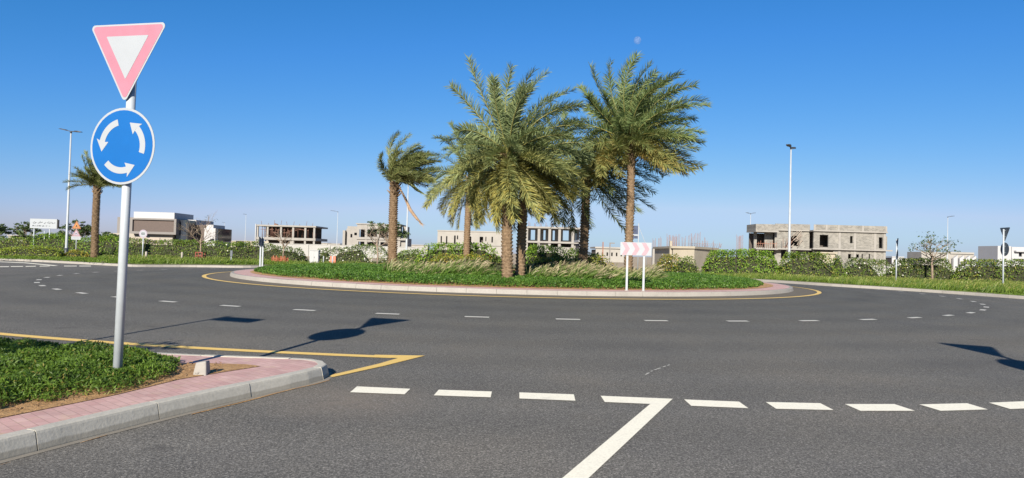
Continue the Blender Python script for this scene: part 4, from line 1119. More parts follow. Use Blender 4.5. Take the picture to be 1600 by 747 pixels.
# ---- date palms
def palm(name_loc, top, r0, r1, label, fronds, length, seed, mat='frond', wind=.25, grav=.4, emin=-50, emax=82, hang=0, spread=1., group='date palms', low_yellow=.6, lean_w=0., leaflet=.5, dens=1.0, mid_len=1., phis=None):
    rd = np.random.default_rng(seed); rp_ = random.Random(seed)
    bx, by, bz = name_loc; tx, ty, tz = top
    root = empty('date_palm', name_loc, label, 'palm tree', group)
    # trunk of overlapping leaf bases
    nrow = int((tz - bz) / .115); nang = 20; vs = []; fs = []
    Bp, Tp = np.array([bx, by, bz - .15]), np.array([tx, ty, tz])
    for i in range(nrow + 1):
        t = i / nrow; c = Bp + (Tp - Bp) * t + np.array([math.sin(t * 3 + seed) * .04, 0, 0])
        rr_ = r0 + (r1 - r0) * t
        if t < .06: rr_ *= 1 + (.06 - t) * 3
        for s_ in (0, 1):
            if i == nrow and s_: continue
            for k in range(nang):
                a = 2 * math.pi * k / nang; ph = (k + i * 1.0) % 4 / 4.0; lob = abs(math.sin(math.pi * ph)) * .5 + .5
                q = rr_ * ((.86 if s_ == 0 else .98 + .17 * lob) + rd.normal(0, .025)); zz = c[2] + s_ * .105 * (.7 + .3 * lob)
                vs.append((c[0] + q * math.cos(a), c[1] + q * math.sin(a), zz))
    nr_ = 2 * nrow + 1
    for i in range(nr_ - 1):
        for k in range(nang): k2 = (k + 1) % nang; fs.append((i * nang + k, i * nang + k2, (i + 1) * nang + k2, (i + 1) * nang + k))
    tr = MB().add(vs, fs)
    tr.build('trunk', M['trunk'], root)
    # cut leaf stubs under the crown
    mb = MB()
    for k in range(34):
        a = k * 2.39996; zz = tz - .75 + .8 * k / 34; dr = Vector((math.cos(a), math.sin(a), .9 + .5 * k / 34)).normalized(); c = Vector((tx, ty, zz)) + Vector((math.cos(a), math.sin(a), 0)) * r1 * .8
        mb.tube([c, c + dr * rp_.uniform(.16, .34)], [.05, .028], 5)
    mb.build('leaf_bases', M['trunk'], root)
    Vs = []; Q = []; T = []; tq = []; tt = []; off = 0; rach = MB()
    for i in range(fronds):
        u = (i + .5) / fronds
        e = emax + (emin - emax) * u ** .92 + rd.normal(0, 5)
        phi = (i * 2.39996 + seed + rd.normal(0, .25)) if phis is None else phis(i, rd)
        ln = length * rd.uniform(.86, 1.1) * (1 if e > -15 else .9) * (1.05 if e > 72 else 1.2 if e > 44 else mid_len if e > -12 else 1)
        er = R(e); d = np.array([math.cos(er) * math.cos(phi), math.cos(er) * math.sin(phi), math.sin(er)])
        d = unit(d + np.array([lean_w, 0, 0]))
        z0 = tz + .25 * (1 - u); p = np.array([tx, ty, z0]) + np.array([d[0], d[1], 0]) * r1 * .6
        N = 16; pts = [p]; tan = [d]; gk = grav * (1.0 if e > 0 else .7) * rd.uniform(.75, 1.3)
        for s_ in range(N):
            f = (s_ + 1) / N
            d = unit(d + (np.array([0, 0, -1.]) * gk * (.35 + f) + np.array([1., .15, 0]) * wind * (.3 + f * 1.2)) / N * 2.2)
            p = p + d * ln / N; pts.append(p); tan.append(d)
        pts = np.array(pts); tan = np.array(tan)
        rach.tube([tuple(q) for q in pts[::2]], [.026 * (1 - .9 * k / 8) for k in range(9)], 5, 0, False)
        nl = int(112 * dens); sf = np.linspace(.13, .995, nl); idx = sf * N; i0 = np.minimum(idx.astype(int), N - 1); fr = (idx - i0)[:, None]
        pp = pts[i0] * (1 - fr) + pts[i0 + 1] * fr; tn = unit(tan[i0] * (1 - fr) + tan[i0 + 1] * fr)
        sd = unit(np.cross(tn, np.array([0, 0, 1.0])) + 1e-6); nm = np.cross(sd, tn)
        tw = rd.normal(0, .55); sd, nm = sd * math.cos(tw) + nm * math.sin(tw), nm * math.cos(tw) - sd * math.sin(tw)
        prof = np.clip(np.sin(np.pi * (sf * .70 + .15)) ** .5, .2, 1)
        yel = np.clip((.35 - math.sin(er)) * 1.1, 0, 1) * low_yellow
        for sg in (-1, 1):
            al = R(66) - R(26) * sf + rd.normal(0, .13, nl); vv = R(30) + rd.normal(0, .25, nl) + R(24) * (np.arange(nl) % 3 - 1)
            ca, sa = np.cos(al)[:, None], np.sin(al)[:, None]; cv, sv = np.cos(vv)[:, None], np.sin(vv)[:, None]
            ld = unit(tn * ca + sd * sg * sa * cv + nm * sa * sv)
            ll = (leaflet * prof * rd.uniform(.8, 1.12, nl))[:, None]
            wdv = unit(np.cross(ld, nm + sd * sg * .4 + rd.normal(0, .3, (nl, 3)))) * .0145
            m1 = pp + ld * ll * .5; d2 = unit(ld + np.array([wind * .4, 0, -.2])); tp_ = m1 + d2 * ll * .5
            v = np.stack([pp - wdv * .6, pp + wdv * .6, m1 + wdv, m1 - wdv, tp_], 1).reshape(-1, 3)
            o = off + (np.arange(nl) * 5)[:, None]; off += 5 * nl
            Vs.append(v); Q.append(o + np.array([[0, 1, 2, 3]])); T.append(o + np.array([[3, 2, 4]]))
            ty_ = np.clip(yel * rd.uniform(.2, 1.1, nl) + rd.normal(0, .06, nl), 0, 1); tq.append(ty_); tt.append(np.clip(ty_ * 1.15 + .05, 0, 1))
    np_mesh('crown', np.concatenate(Vs), [np.concatenate(Q), np.concatenate(T)], M[mat], root, tint_face=np.concatenate(tq + tt))
    rach.build('frond_stalks', M['stalk'], root)
    return root


M['stalk'] = plain('frond_stalk', (.20, .185, .06), .5, .25, 4, spec=.4)


def palm_at(pxb, pxt, pyt, Y, r0, r1, label, *a, zb=None, dy=0, **k):
    z = zi(PX(pxb, Y, .5), Y) if zb is None else zb
    top = P(pxt, pyt, Y + dy); return palm((PX(pxb, Y, z), Y, z), tuple(top), r0, r1, label, *a, **k)


palm_at(793, 795, 248, 23.4, .195, .175, 'big central date palm in full sun with upright crown and yellowing skirt', 68, 2.55, 3, wind=.20, grav=.42, emin=-70, emax=84, leaflet=.44, dens=.95, low_yellow=.62, mid_len=.85)
palm_at(810, 822, 262, 24.6, .175, .16, 'date palm with shaded trunk tight behind the central one, crown drooping right', 50, 2.45, 8, wind=.36, grav=.5, emin=-60, emax=70, leaflet=.42, dens=.9, low_yellow=.8)
palm_at(983, 985, 226, 26.6, .165, .145, 'tall pale trunked date palm on the right beneath the daytime moon', 92, 2.6, 5, mat='frond_deep', wind=.40, grav=.36, emin=-30, emax=84, leaflet=.46, dens=.95)
palm_at(908, 917, 272, 29.6, .205, .175, 'date palm in shade with near black trunk between centre and right palms', 58, 3.2, 13, mat='frond_deep', wind=.36, grav=.45, emin=-50, emax=62, leaflet=.45, dens=.9, low_yellow=.2)
palm_at(727, 735, 282, 37.5, .18, .16, 'date palm left of centre with heavy drooping yellow green fronds', 54, 2.9, 21, wind=.06, grav=.62, emin=-70, emax=78, leaflet=.45, low_yellow=.8)
p_ = palm_at(613, 617, 285, 38.5, .25, .235, 'small thick trunked date palm with crown blown to the right and a dry frond', 46, 2.15, 34, mat='frond_wind', wind=.55, grav=.22, emin=12, emax=82, leaflet=.42, lean_w=.42, low_yellow=.5, group='windblown young palms')
p2 = palm_at(148, 152, 290, 58.6, .30, .28, 'palm with windblown crown partly hidden by the blue roundabout disc', 44, 2.1, 41, zb=.03, mat='frond_wind', wind=.25, grav=.25, emin=5, emax=80, leaflet=.5, low_yellow=.35, group='windblown young palms')
# loose dry fronds of the small palm
for pts, m_ in (([(622, 284), (632, 283), (642, 288), (652, 297), (664, 304)], 'frond_wind'), ([(624, 292), (634, 312), (641, 328), (650, 340), (659, 350)], 'dead_frond')):
    w3 = [P(a_, c_, 38.3) for a_, c_ in pts]; mb = MB(); mb.tube(w3, [.035, .07, .09, .08, .02], 7)
    for a_, c_ in zip(w3, w3[1:]):
        for q in range(8):
            s_ = a_.lerp(c_, q / 8); e_ = s_ + (c_ - a_).normalized() * .32 + Vector((random.uniform(-.1, .1), random.uniform(-.12, .12), random.uniform(-.12, .06))); n_ = Vector((.02, 0, .02))
            mb.add([s_ - n_, s_ + n_, e_], [(0, 1, 2)])
    mb.build('loose_frond', M[m_], p_)


# ---- thin trees
def tree(base, h, spread, label, seed, leaf=.5, nb=7, fork=.5, r=.06, flat_=.5, leafsize=.12, group=None, bark='grey_bark', mat='tree_leaf', per_tip=16, lv=2):
    rd = random.Random(seed); bx, by, bz = base
    t = empty('thin_tree', base, label, 'tree', group); fork_z = bz + h * fork
    mb = MB(); mb.tube([(bx, by, bz - .1), (bx + rd.uniform(-.05, .05), by, bz + h * fork * .5), (bx + rd.uniform(-.08, .08), by, fork_z)], [r * 1.2, r, r * .85], 8); mb.build('trunk', M[bark], t)
    mb = MB(); tips = []

    def grow(p, d, ln, rr_, lv):
        pts = [p]
        for k in range(4):
            d = (d + Vector((rd.gauss(0, .16), rd.gauss(0, .16), rd.gauss(.02, .1)))).normalized(); p = p + d * ln / 4; pts.append(p)
        mb.tube(pts, [rr_, rr_ * .85, rr_ * .75, rr_ * .65, rr_ * .5], 5, 0, False)
        if lv == 0: tips.append((p, d)); return
        for k in range(rd.choice((2, 3))):
            a = rd.uniform(0, 6.28); q = (d + Vector((math.cos(a) * .75, math.sin(a) * .75, rd.uniform(-.25, .35) * flat_))).normalized(); grow(pts[rd.choice((2, 3, 4))], q, ln * rd.uniform(.6, .85), rr_ * .6, lv - 1)
    for k in range(nb):
        a = 6.283 * k / nb + rd.uniform(-.3, .3); e = rd.uniform(.35, 1.2)
        d = Vector((math.cos(a) * spread / h, math.sin(a) * spread / h, e * .8)).normalized(); grow(Vector((bx, by, fork_z - rd.uniform(0, .12) * h)), d, h * .26, r * .55, lv)
    mb.build('branches', M[bark], t)
    if leaf:
        pts = []
        for p, d in tips:
            if rd.random() < leaf:
                for k in range(per_tip): pts.append(p + Vector((rd.gauss(0, .17), rd.gauss(0, .17), rd.gauss(0, .07))))
        pts = np.array([tuple(p) for p in pts]); leaf_cloud('crown', pts, np.tile([[0, -.2, 1.]], (len(pts), 1)), leafsize, .5, M[mat], t, jit=.6)
    return t


gt = 'thin roadside trees'
Y = 49.0; b_ = P(1457, 431, Y); tree((b_.x, Y, .03), 3.7, 3.3, 'sparse leafed tree with flat open crown in right verge', 4, leaf=.75, nb=8, fork=.50, r=.075, group=gt, leafsize=.16, per_tip=11)
Y = 57.5; b_ = P(313, 405, Y); tree((b_.x, Y, .03), 4.1, 3.6, 'leafless twiggy tree standing in a red guard before the villas', 9, leaf=.25, nb=9, fork=.45, r=.06, group=gt, lv=3, leafsize=.1, per_tip=3)
# its red guard
t = empty('tree_guard', (b_.x, Y, .03), 'low red metal guard frame around the leafless tree', 'tree guard')
for sx_, sy_ in ((-.27, -.27), (.27, -.27), (.27, .27), (-.27, .27)): MB().box((b_.x + sx_ - .04, Y + sy_ - .04, 0), (b_.x + sx_ + .04, Y + sy_ + .04, .78)).build('post', M['red_guard'], t)
for z_ in (.2, .46, .74):
    mb = MB()
    for s_ in (-.27, .27): mb.box((b_.x - .225, Y + s_ - .02, z_ - .035), (b_.x + .225, Y + s_ + .02, z_ + .035)); mb.box((b_.x + s_ - .02, Y - .225, z_ - .035), (b_.x + s_ + .02, Y + .225, z_ + .035))
    mb.build('rail', M['red_guard'], t)
Y = 47.; b_ = P(589, 414, Y); tree((b_.x, Y, .05), 3.1, 1.9, 'pale slim sapling with few twigs left of the small palm', 15, leaf=.25, nb=6, fork=.6, r=.055, group=gt)
Y = 57.; b_ = P(442, 408, Y); tree((b_.x, Y, .03), 3.4, 1.6, 'bare brown sapling in front of the scaffolded frame house', 17, leaf=0, nb=6, fork=.45, r=.05, group=gt)
Y = 75.; b_ = P(606, 395, Y); tree((b_.x, Y, .03), 4.6, 3.6, 'green leafy tree crown showing behind the small palm trunk', 23, leaf=1, nb=8, fork=.55, r=.09, group=gt, leafsize=.28, per_tip=26)
for k, (px, Y, h_, sp_, lb) in enumerate(((-12, 88, 4.3, 4.2, 'dark feathery tree cut by the left photo edge'), (36, 92, 4.3, 3.6, 'feathery tree just left of the direction board'), (92, 95, 3.9, 4.4, 'loose grey green tree between direction board and lamp'),
                                          (118, 90, 4.9, 3.6, 'feathery tree right behind the warning triangles'), (168, 98, 3.6, 3.0, 'low tree between left palm trunk and sign pole'))):
    b_ = P(px, 390, Y); tree((b_.x, Y, .03), h_, sp_, lb, 50 + k, leaf=1, nb=10, fork=.35, r=.1, group='acacia trees at the far left', leafsize=.32, per_tip=30)
# tree standing outside the frame on the near left island: its broken shade falls on turf and line
tree((-6.75, 3.7, ROADZ + .13), 3.1, 2.0, 'small sapling outside the frame at left, dappling the near turf with shade', 77, leaf=.8, nb=8, fork=.5, r=.05, group=gt, leafsize=.14, per_tip=18)
# ------------------------------------------------------------------ buildings
def wallgrid(mb, x0, x1, z0, z1, y, th, holes, m=0):
    """upright wall facing -y, thickness th, with rectangular openings that have reveals"""
    xs = sorted({x0, x1, *[h[0] for h in holes], *[h[1] for h in holes]}); zs = sorted({z0, z1, *[h[2] for h in holes], *[h[3] for h in holes]})
    xs = [v for v in xs if x0 <= v <= x1]; zs = [v for v in zs if z0 <= v <= z1]
    nx, nz = len(xs) - 1, len(zs) - 1
    solid = [[not any(h[0] < (xs[i] + xs[i + 1]) / 2 < h[1] and h[2] < (zs[j] + zs[j + 1]) / 2 < h[3] for h in holes) for j in range(nz)] for i in range(nx)]
    S_ = lambda i, j: 0 <= i < nx and 0 <= j < nz and solid[i][j]
    for i in range(nx):
        for j in range(nz):
            if not solid[i][j]: continue
            a, b_, c, d_ = xs[i], xs[i + 1], zs[j], zs[j + 1]
            mb.add([(a, y, c), (b_, y, c), (b_, y, d_), (a, y, d_)], [(0, 1, 2, 3)], m)
            mb.add([(a, y + th, c), (b_, y + th, c), (b_, y + th, d_), (a, y + th, d_)], [(3, 2, 1, 0)], m)
            if not S_(i - 1, j): mb.add([(a, y, c), (a, y, d_), (a, y + th, d_), (a, y + th, c)], [(0, 1, 2, 3)], m)
            if not S_(i + 1, j): mb.add([(b_, y, c), (b_, y, d_), (b_, y + th, d_), (b_, y + th, c)], [(3, 2, 1, 0)], m)
            if not S_(i, j - 1): mb.add([(a, y, c), (b_, y, c), (b_, y + th, c), (a, y + th, c)], [(3, 2, 1, 0)], m)
            if not S_(i, j + 1): mb.add([(a, y, d_), (b_, y, d_), (b_, y + th, d_), (a, y + th, d_)], [(0, 1, 2, 3)], m)
    return mb


class Site:
    """a building drawn at one distance: x() and z() turn photo places into metres there"""
    def __init__(s, name, Y, pxc, label, cat='building', group=None):
        s.Y = Y; c = P(pxc, 390, Y); s.pxc = pxc
        s.root = empty(name, (c.x, Y, 0), label, cat, group)

    def x(s, px): return P(px, 390, s.Y).x
    def z(s, py, px=None): return P(s.pxc if px is None else px, py, s.Y).z

    def rect(s, a, b_, c, d_):
        """photo rectangle -> x0,x1,z0,z1 (levelled for the tilt of the camera)"""
        pxm = (a + b_) / 2
        return s.x(a), s.x(b_), P(pxm, d_, s.Y).z, P(pxm, c, s.Y).z

    def box(s, name, mat, a, b_, c, d_, y0, y1, parent=None, pxl=None):
        x0, x1 = s.x(a), s.x(b_); z1 = P(pxl or (a + b_) / 2, c, s.Y).z; z0 = 0 if d_ is None else P(pxl or (a + b_) / 2, d_, s.Y).z
        return MB().box((x0, s.Y + y0, z0), (x1, s.Y + y1, z1)).build(name, M[mat], parent or s.root)


gb = 'concrete shells of unfinished houses'
gv = 'finished modern villas'
# --- brown lattice villa
B = Site('modern_villa', 172, 240, 'modern villa with white parapet above a brown lattice upper box', 'house', gv)
B.box('base_wall', 'stone_block', 168, 268, 365.2, None, .3, 14)
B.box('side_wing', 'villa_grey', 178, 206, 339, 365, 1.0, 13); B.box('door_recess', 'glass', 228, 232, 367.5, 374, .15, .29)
x0, x1, z0, z1 = B.rect(207, 277.5, 341.5, 366); mb = MB(); Y = B.Y
h = B.rect(209.5, 274, 344, 362.3); wallgrid(mb, x0, x1, z0, z1, Y - 1.2, 1.2, [h]); mb.box((x0, Y + .001, z0), (x1, Y + 12, z1)); mb.build('upper_frame', M['villa_grey'], B.root)
MB().box((h[0] + .002, Y - .7, h[2] + .002), (h[1] - .002, Y - .5, h[3] - .002)).build('lattice_panel', M['lattice'], B.root)
x0, x1, z0, z1 = B.rect(208, 271.5, 331.6, 341.4); MB().box((x0, Y - .3, z0 + .004), (x1, Y + 10, z1)).build('parapet', M['villa_white'], B.root)
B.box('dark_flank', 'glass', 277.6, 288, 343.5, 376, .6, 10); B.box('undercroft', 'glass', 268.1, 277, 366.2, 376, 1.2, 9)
B.box('boundary_wall', 'villa_tan', 170, 268, 371.5, None, -6, -5.7)
# --- second villa
B = Site('modern_villa', 178, 312, 'smaller grey and white villa behind the leafless tree', 'house', gv)
B.box('grey_block', 'villa_grey', 288.3, 305, 351.3, 370.5, 0, 10); B.box('white_parapet', 'villa_white', 286, 306, 343.5, 351.2, -.4, 10)
B.box('base_wall', 'villa_tan', 286, 307, 370.6, None, .2, 10); B.box('dark_panel', 'lattice', 306.2, 318, 351.5, 376, .5, 10)
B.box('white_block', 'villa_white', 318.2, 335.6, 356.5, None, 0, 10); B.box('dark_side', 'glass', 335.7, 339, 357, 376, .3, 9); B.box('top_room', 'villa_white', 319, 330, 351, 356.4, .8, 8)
B.box('doorway', 'glass', 328, 334, 373, 377, -.1, -.01)


def house_row(px0, px1, py, Y, label, mat, holes=5):
    B = Site('low_house', Y, (px0 + px1) / 2, label, 'house', 'far low houses along the horizon')
    x0, x1, z0, z1 = B.x(px0), B.x(px1), 0, B.z(py); hs = []
    w_ = (x1 - x0) / holes
    for k in range(holes): hs.append((x0 + w_ * (k + .3), x0 + w_ * (k + .62), z1 * .45, z1 * .72))
    mb = wallgrid(MB(), x0, x1, z0, z1, Y, .5, hs); mb.build('wall', M[mat], B.root)
    MB().box((x0 + .1, Y + 1.4, 0), (x1 - .1, Y + 9, z1 - .25)).build('rooms', M['room_shade'], B.root); MB().box((x0 - .2, Y - .3, z1 + .003), (x1 + .2, Y + 9.2, z1 + .35)).build('roof', M[mat], B.root)


house_row(341, 368, 377.2, 290, 'low cream house row just right of the second modern villa', 'cream_concrete', 4)
house_row(369, 399, 377.5, 300, 'low cream house row left of the scaffolded frame house', 'cream_concrete', 5)
house_row(494, 511, 380.3, 420, 'tiny far house right of the scaffolded frame house', 'beige_wall', 3)
house_row(512, 531, 381.3, 420, 'tiny far house left of the open concrete shell', 'raw_concrete', 3)
house_row(641, 668, 383.5, 330, 'tiny far house beyond the lamp behind the small palm', 'beige_wall', 4)
house_row(905.5, 917.5, 378, 120, 'small plain white block right of the shaded palm trunk', 'villa_white', 1)
house_row(12, 40, 369, 200, 'pale low house among trees left of the direction board', 'beige_wall', 4)
house_row(50, 58, 369, 210, 'pale gabled house seen under the direction board', 'villa_white', 1)
house_row(931, 975, 388.6, 150, 'low site cabin with dark roof edge left of the chevron board', 'beige_wall', 6)
house_row(1394, 1412, 402, 340, 'tiny far house right of the grey block villa', 'villa_white', 2)
house_row(1415, 1440, 404.5, 380, 'tiny far house row below the bare right tree', 'beige_wall', 4)
house_row(1533, 1561, 410, 420, 'tiny far house left of the white house at the right edge', 'beige_wall', 3)


def frame_house(B, bays, z_roof, z_floor, x0p, x1p, depth, mat, walls=(), roof_t=.45, floor_t=.5, colw=.5, back=True, zbase=0, seethrough=()):
    """open concrete frame: slabs, columns at each bay line and dark rooms behind"""
    x0, x1 = B.x(x0p), B.x(x1p); Y = B.Y
    MB().box((x0 - .3, Y - .3, z_roof - roof_t), (x1 + .3, Y + depth, z_roof)).build('roof', M[mat], B.root)
    MB().box((x0 - .25, Y - .25, z_floor - floor_t), (x1 + .25, Y + depth, z_floor)).build('floor_slab', M[mat], B.root)
    for k, px in enumerate(bays):
        for y_ in (0, depth - colw - .2):
            if y_ and k % 2: continue
            x = B.x(px)
            MB().box((x - colw / 2, Y + y_, 0), (x + colw / 2, Y + y_ + colw, z_floor - floor_t - .003)).build('column', M[mat], B.root)
            MB().box((x - colw / 2, Y + y_, z_floor + .003), (x + colw / 2, Y + y_ + colw, z_roof - roof_t - .003)).build('column', M[mat], B.root)
    if back:
        for lv, (za, zb) in enumerate(((0, z_floor - floor_t - .004), (z_floor + .004, z_roof - roof_t - .004))):
            mb = wallgrid(MB(), x0 + .1, x1 - .1, za, zb, Y + depth * .55, .25, [q for q in seethrough if za < (q[2] + q[3]) / 2 < zb]); mb.build('inner_wall', M['room_shade'] if lv == 0 or not seethrough else M[mat], B.root)


# --- scaffolded frame house
B = Site('frame_house', 205, 447, 'unfinished two storey frame house packed with brown scaffold props', 'building', gb)
zr, zf = P(447, 352, B.Y).z, P(447, 371.3, B.Y).z
frame_house(B, (401, 417, 438, 457, 476, 490), zr, zf, 400, 491.5, 13, 'raw_concrete', floor_t=.75, colw=.55)
mb = MB(); rs_ = random.Random(8)
for k in range(70):
    x = rs_.uniform(B.x(403), B.x(489)); y = B.Y + rs_.uniform(.4, 5); mb.tube([(x, y, zf), (x + rs_.uniform(-.2, .2), y, zr - .46)], .07, 4)
for k in range(12): x = B.x(405) + k * (B.x(478) - B.x(405)) / 12; z = zf + rs_.uniform(.6, 2.6); mb.box((x, B.Y + .5, z), (x + 1.6, B.Y + .62, z + .12))
o = mb.build('scaffold_props', M['scaffold'], B.root); o['kind'] = 'stuff'
MB().box((B.x(398.6), B.Y - .5, 0), (B.x(399.8), B.Y - .3, zr + .2)).build('site_post', M['villa_white'], B.root)
mb = MB()
for k in range(9):
    x = B.x(404 + k * 10); mb.tube([(x, B.Y + 2, zr), (x + rs_.uniform(-.3, .3), B.Y + 2, zr + rs_.uniform(.5, 1.6))], .05, 4)
mb.hexa([(B.x(425), B.Y + 1, zr + .05), (B.x(431), B.Y + 1, zr + .05), (B.x(431), B.Y + 2, zr + .05), (B.x(425), B.Y + 2, zr + .05), (B.x(425.5), B.Y + 1, zr + .55), (B.x(429), B.Y + 1, zr + .35), (B.x(429), B.Y + 2, zr + .35), (B.x(425.5), B.Y + 2, zr + .55)])
o = mb.build('rebar', M['scaffold'], B.root); o['kind'] = 'stuff'
B.box('ramp_wall', 'cream_concrete', 400, 423, 377, None, -2, -1.7); B.box('infill_wall', 'raw_concrete', 452, 459, 375, None, .3, .6)
# --- boundary wall in front of the shells
t = empty('boundary_wall', (P(545, 390, 110).x, 110, 0), 'long pale boundary wall behind the blossoming hedges left of centre', 'wall')
xa, xb, zz = P(395, 390, 110).x, P(668, 390, 110).x, P(530, 383.6, 110).z
MB().box((xa, 110, -.1), (xb, 110.25, zz)).build('wall_panel', M['white_wall'], t)
MB().box((xa - .05, 109.94, zz + .003), (xb + .05, 110.31, zz + .09)).build('coping', M['white_wall'], t)
for k in range(8): x = xa + (xb - xa) * (k + .5) / 8; MB().box((x - .2, 109.88, -.1), (x + .2, 109.997, zz - .003)).build('pier', M['white_wall'], t)
# --- open concrete shell
B = Site('concrete_shell', 190, 585, 'cream concrete shell with open dark bays behind the small palm', 'building', gb)
Y = B.Y; hs = [B.rect(*q) for q in ((560.5, 569.3, 358.5, 370.5), (573.5, 588, 358.8, 370), (591.5, 605.5, 359, 373), (619, 623.5, 362, 369), (559.5, 569, 377.5, 386), (573.5, 587, 378, 386), (594, 606, 378.5, 386), (624, 634, 384, 390))]
x0, x1 = B.x(557), B.x(625); zr = B.z(351.2)
wallgrid(MB(), x0, x1, 0, zr, Y, .45, hs).build('facade', M['raw_concrete'], B.root)
MB().box((x0 - .3, Y - .25, zr + .003), (x1 + .2, Y + 11, zr + .3)).build('roof', M['raw_concrete'], B.root)
MB().box((x0 - .2, Y - .3, B.z(374.5)), (x1 + 1.5, Y - .003, B.z(371.3))).build('floor_slab', M['raw_concrete'], B.root)
for (z0, z1) in ((0, B.z(374)), (B.z(372), zr - .1)): MB().box((x0 + .2, Y + 3.5, z0), (x1 - .2, Y + 3.7, z1)).build('inner_wall', M['room_shade'], B.root)
for px in (571.4, 590): x = B.x(px); MB().box((x - .3, Y - .12, 0), (x + .3, Y - .003, zr - .003)).build('column', M['raw_concrete'], B.root)
hs = [B.rect(*q) for q in ((546, 549, 365.5, 371), (552, 557, 363.5, 367.5))]
wallgrid(MB(), B.x(541), x0 - .01, 0, B.z(354.5), Y + .6, .3, hs).build('left_wing', M['raw_concrete'], B.root)
for a_, t_ in ((533, 361), (537, 358)): MB().box((B.x(a_), Y + 1.2 + (a_ - 533) * .3, 0), (B.x(a_ + 4) - .02, Y + 8, B.z(t_))).build('stepped_wall', M['raw_concrete'], B.root)
MB().box((B.x(541), Y + 3, 0), (x0, Y + 3.3, B.z(355))).build('inner_wall', M['room_shade'], B.root)
B.box('right_wing', 'raw_concrete', 625.2, 636, 372.5, None, .8, 8); B.box('stair_tower', 'raw_concrete', 626, 633, 353.5, 372.3, 2.5, 7)
# --- shell behind the left-centre palm
B = Site('concrete_shell', 240, 735, 'long low concrete shell with narrow slots behind the left-centre palm', 'building', gb)
Y = B.Y; zr = B.z(362.3)
hs = [B.rect(*q) for q in ((688, 690, 369, 380), (696.5, 698.5, 369, 382), (709, 711.5, 368, 381), (713.5, 715.3, 368, 374), (733, 736, 370, 379), (749, 754.5, 370, 379), (758, 759.5, 370, 377), (767.5, 769.7, 370, 379), (703, 706, 384.5, 388), (741.5, 747, 386, 389), (752, 760, 386, 389))]
wallgrid(MB(), B.x(683), B.x(784), 0, zr, Y, .5, hs).build('facade', M['beige_wall'], B.root)
MB().box((B.x(683.5), Y + 2.4, 0), (B.x(783.5), Y + 2.6, zr - .1)).build('inner_wall', M['room_shade'], B.root); MB().box((B.x(682.5), Y - .2, zr + .003), (B.x(784.5), Y + 12, zr + .35)).build('roof', M['beige_wall'], B.root)
MB().box((B.x(683), Y - .25, B.z(383.6)), (B.x(784), Y - .003, B.z(382.6))).build('floor_slab', M['raw_concrete'], B.root)
# --- frame shell right of the central palms
B = Site('frame_house', 168, 864, 'pale open frame shell with sky showing through upper bays right of centre', 'building', gb)
zr, zf = P(864, 354.6, B.Y).z, P(864, 377.2, B.Y).z; Y = B.Y
hh_ = [B.rect(*q) for q in ((826, 838, 358, 374), (846.5, 855, 358.5, 374), (861.5, 870, 359, 374.5), (878, 892.5, 359, 375), (899, 906.5, 359, 375.5))]
frame_house(B, (815, 822.5, 841.5, 858.3, 873.8, 894.6, 908), zr, zf, 812, 909.5, 11, 'raw_concrete', roof_t=.42, floor_t=.45, colw=.62, seethrough=[(a_ + .6, c_ - .2, d_, e_) for a_, c_, d_, e_ in hh_])
hs = [B.rect(*q) for q in ((820.5, 837.5, 378.3, 387), (861, 872, 380.2, 386), (877, 892.5, 381, 386.4))]
wallgrid(MB(), B.x(840), B.x(909), 0, zf - .47, Y + .7, .25, hs[1:]).build('ground_wall', M['raw_concrete'], B.root)
mb = MB()
for k in range(11): x = B.x(816 + k * 9); mb.tube([(x, Y + 1, zr), (x + .1, Y + 1, zr + rs_.uniform(.5, 1.5))], .045, 4); mb.tube([(x + .35, Y + 1.4, zr), (x + .35, Y + 1.4, zr + rs_.uniform(.4, 1.3))], .045, 4)
mb.build('rebar', M['rebar'], B.root)
# --- site posts in the gap
for px, pt, Y, lb, mt_ in ((942, 378, 140, 'rust red site post standing left of the chevron board', 'rebar'), (953, 379, 140, 'thin grey site gantry post left of the chevron board', 'villa_grey')):
    p = P(px, 395, Y); z = P(px, pt, Y).z; t = empty('site_post', (p.x, Y, 0), lb, 'post'); MB().box((p.x - .1, Y, 0), (p.x + .1, Y + .2, z)).build('post', M[mt_], t)
    if px == 953: MB().box((p.x + .101, Y + .02, z - .22), (p.x + .95, Y + .18, z)).build('arm', M[mt_], t)
# --- cream wall with rebar
B = Site('rebar_house', 92, 1112, 'single storey cream concrete house start with rusty rebar rising from its roof', 'building', gb)
Y = B.Y; zr = B.z(385.8)
xa, xc, xb = B.x(1057), B.x(1085), B.x(1152)
mb = MB(); mb.add([(xa, Y + 2.0, 0), (xc, Y, 0), (xb, Y + 9, 0), (xb, Y + 14, 0), (xa, Y + 14, 0)], [(4, 3, 2, 1, 0)]); v = [(xa, Y + 2.0), (xc, Y), (xb, Y + 9), (xb, Y + 14), (xa, Y + 14)]
mb.prism(v, .01, zr - .3); mb.build('wall', M['cream_concrete'], B.root)
mb = MB(); mb.prism([(xa - .3, Y + 1.8), (xc, Y - .3), (xb + .2, Y + 8.8), (xb + .2, Y + 14.2), (xa - .3, Y + 14.2)], zr - .297, zr); mb.build('roof', M['cream_concrete'], B.root)
MB().box((B.x(1052.5), Y + 2.2, 0), (B.x(1056), Y + 2.6, B.z(377.5))).build('timber_post', M['cream_concrete'], B.root)
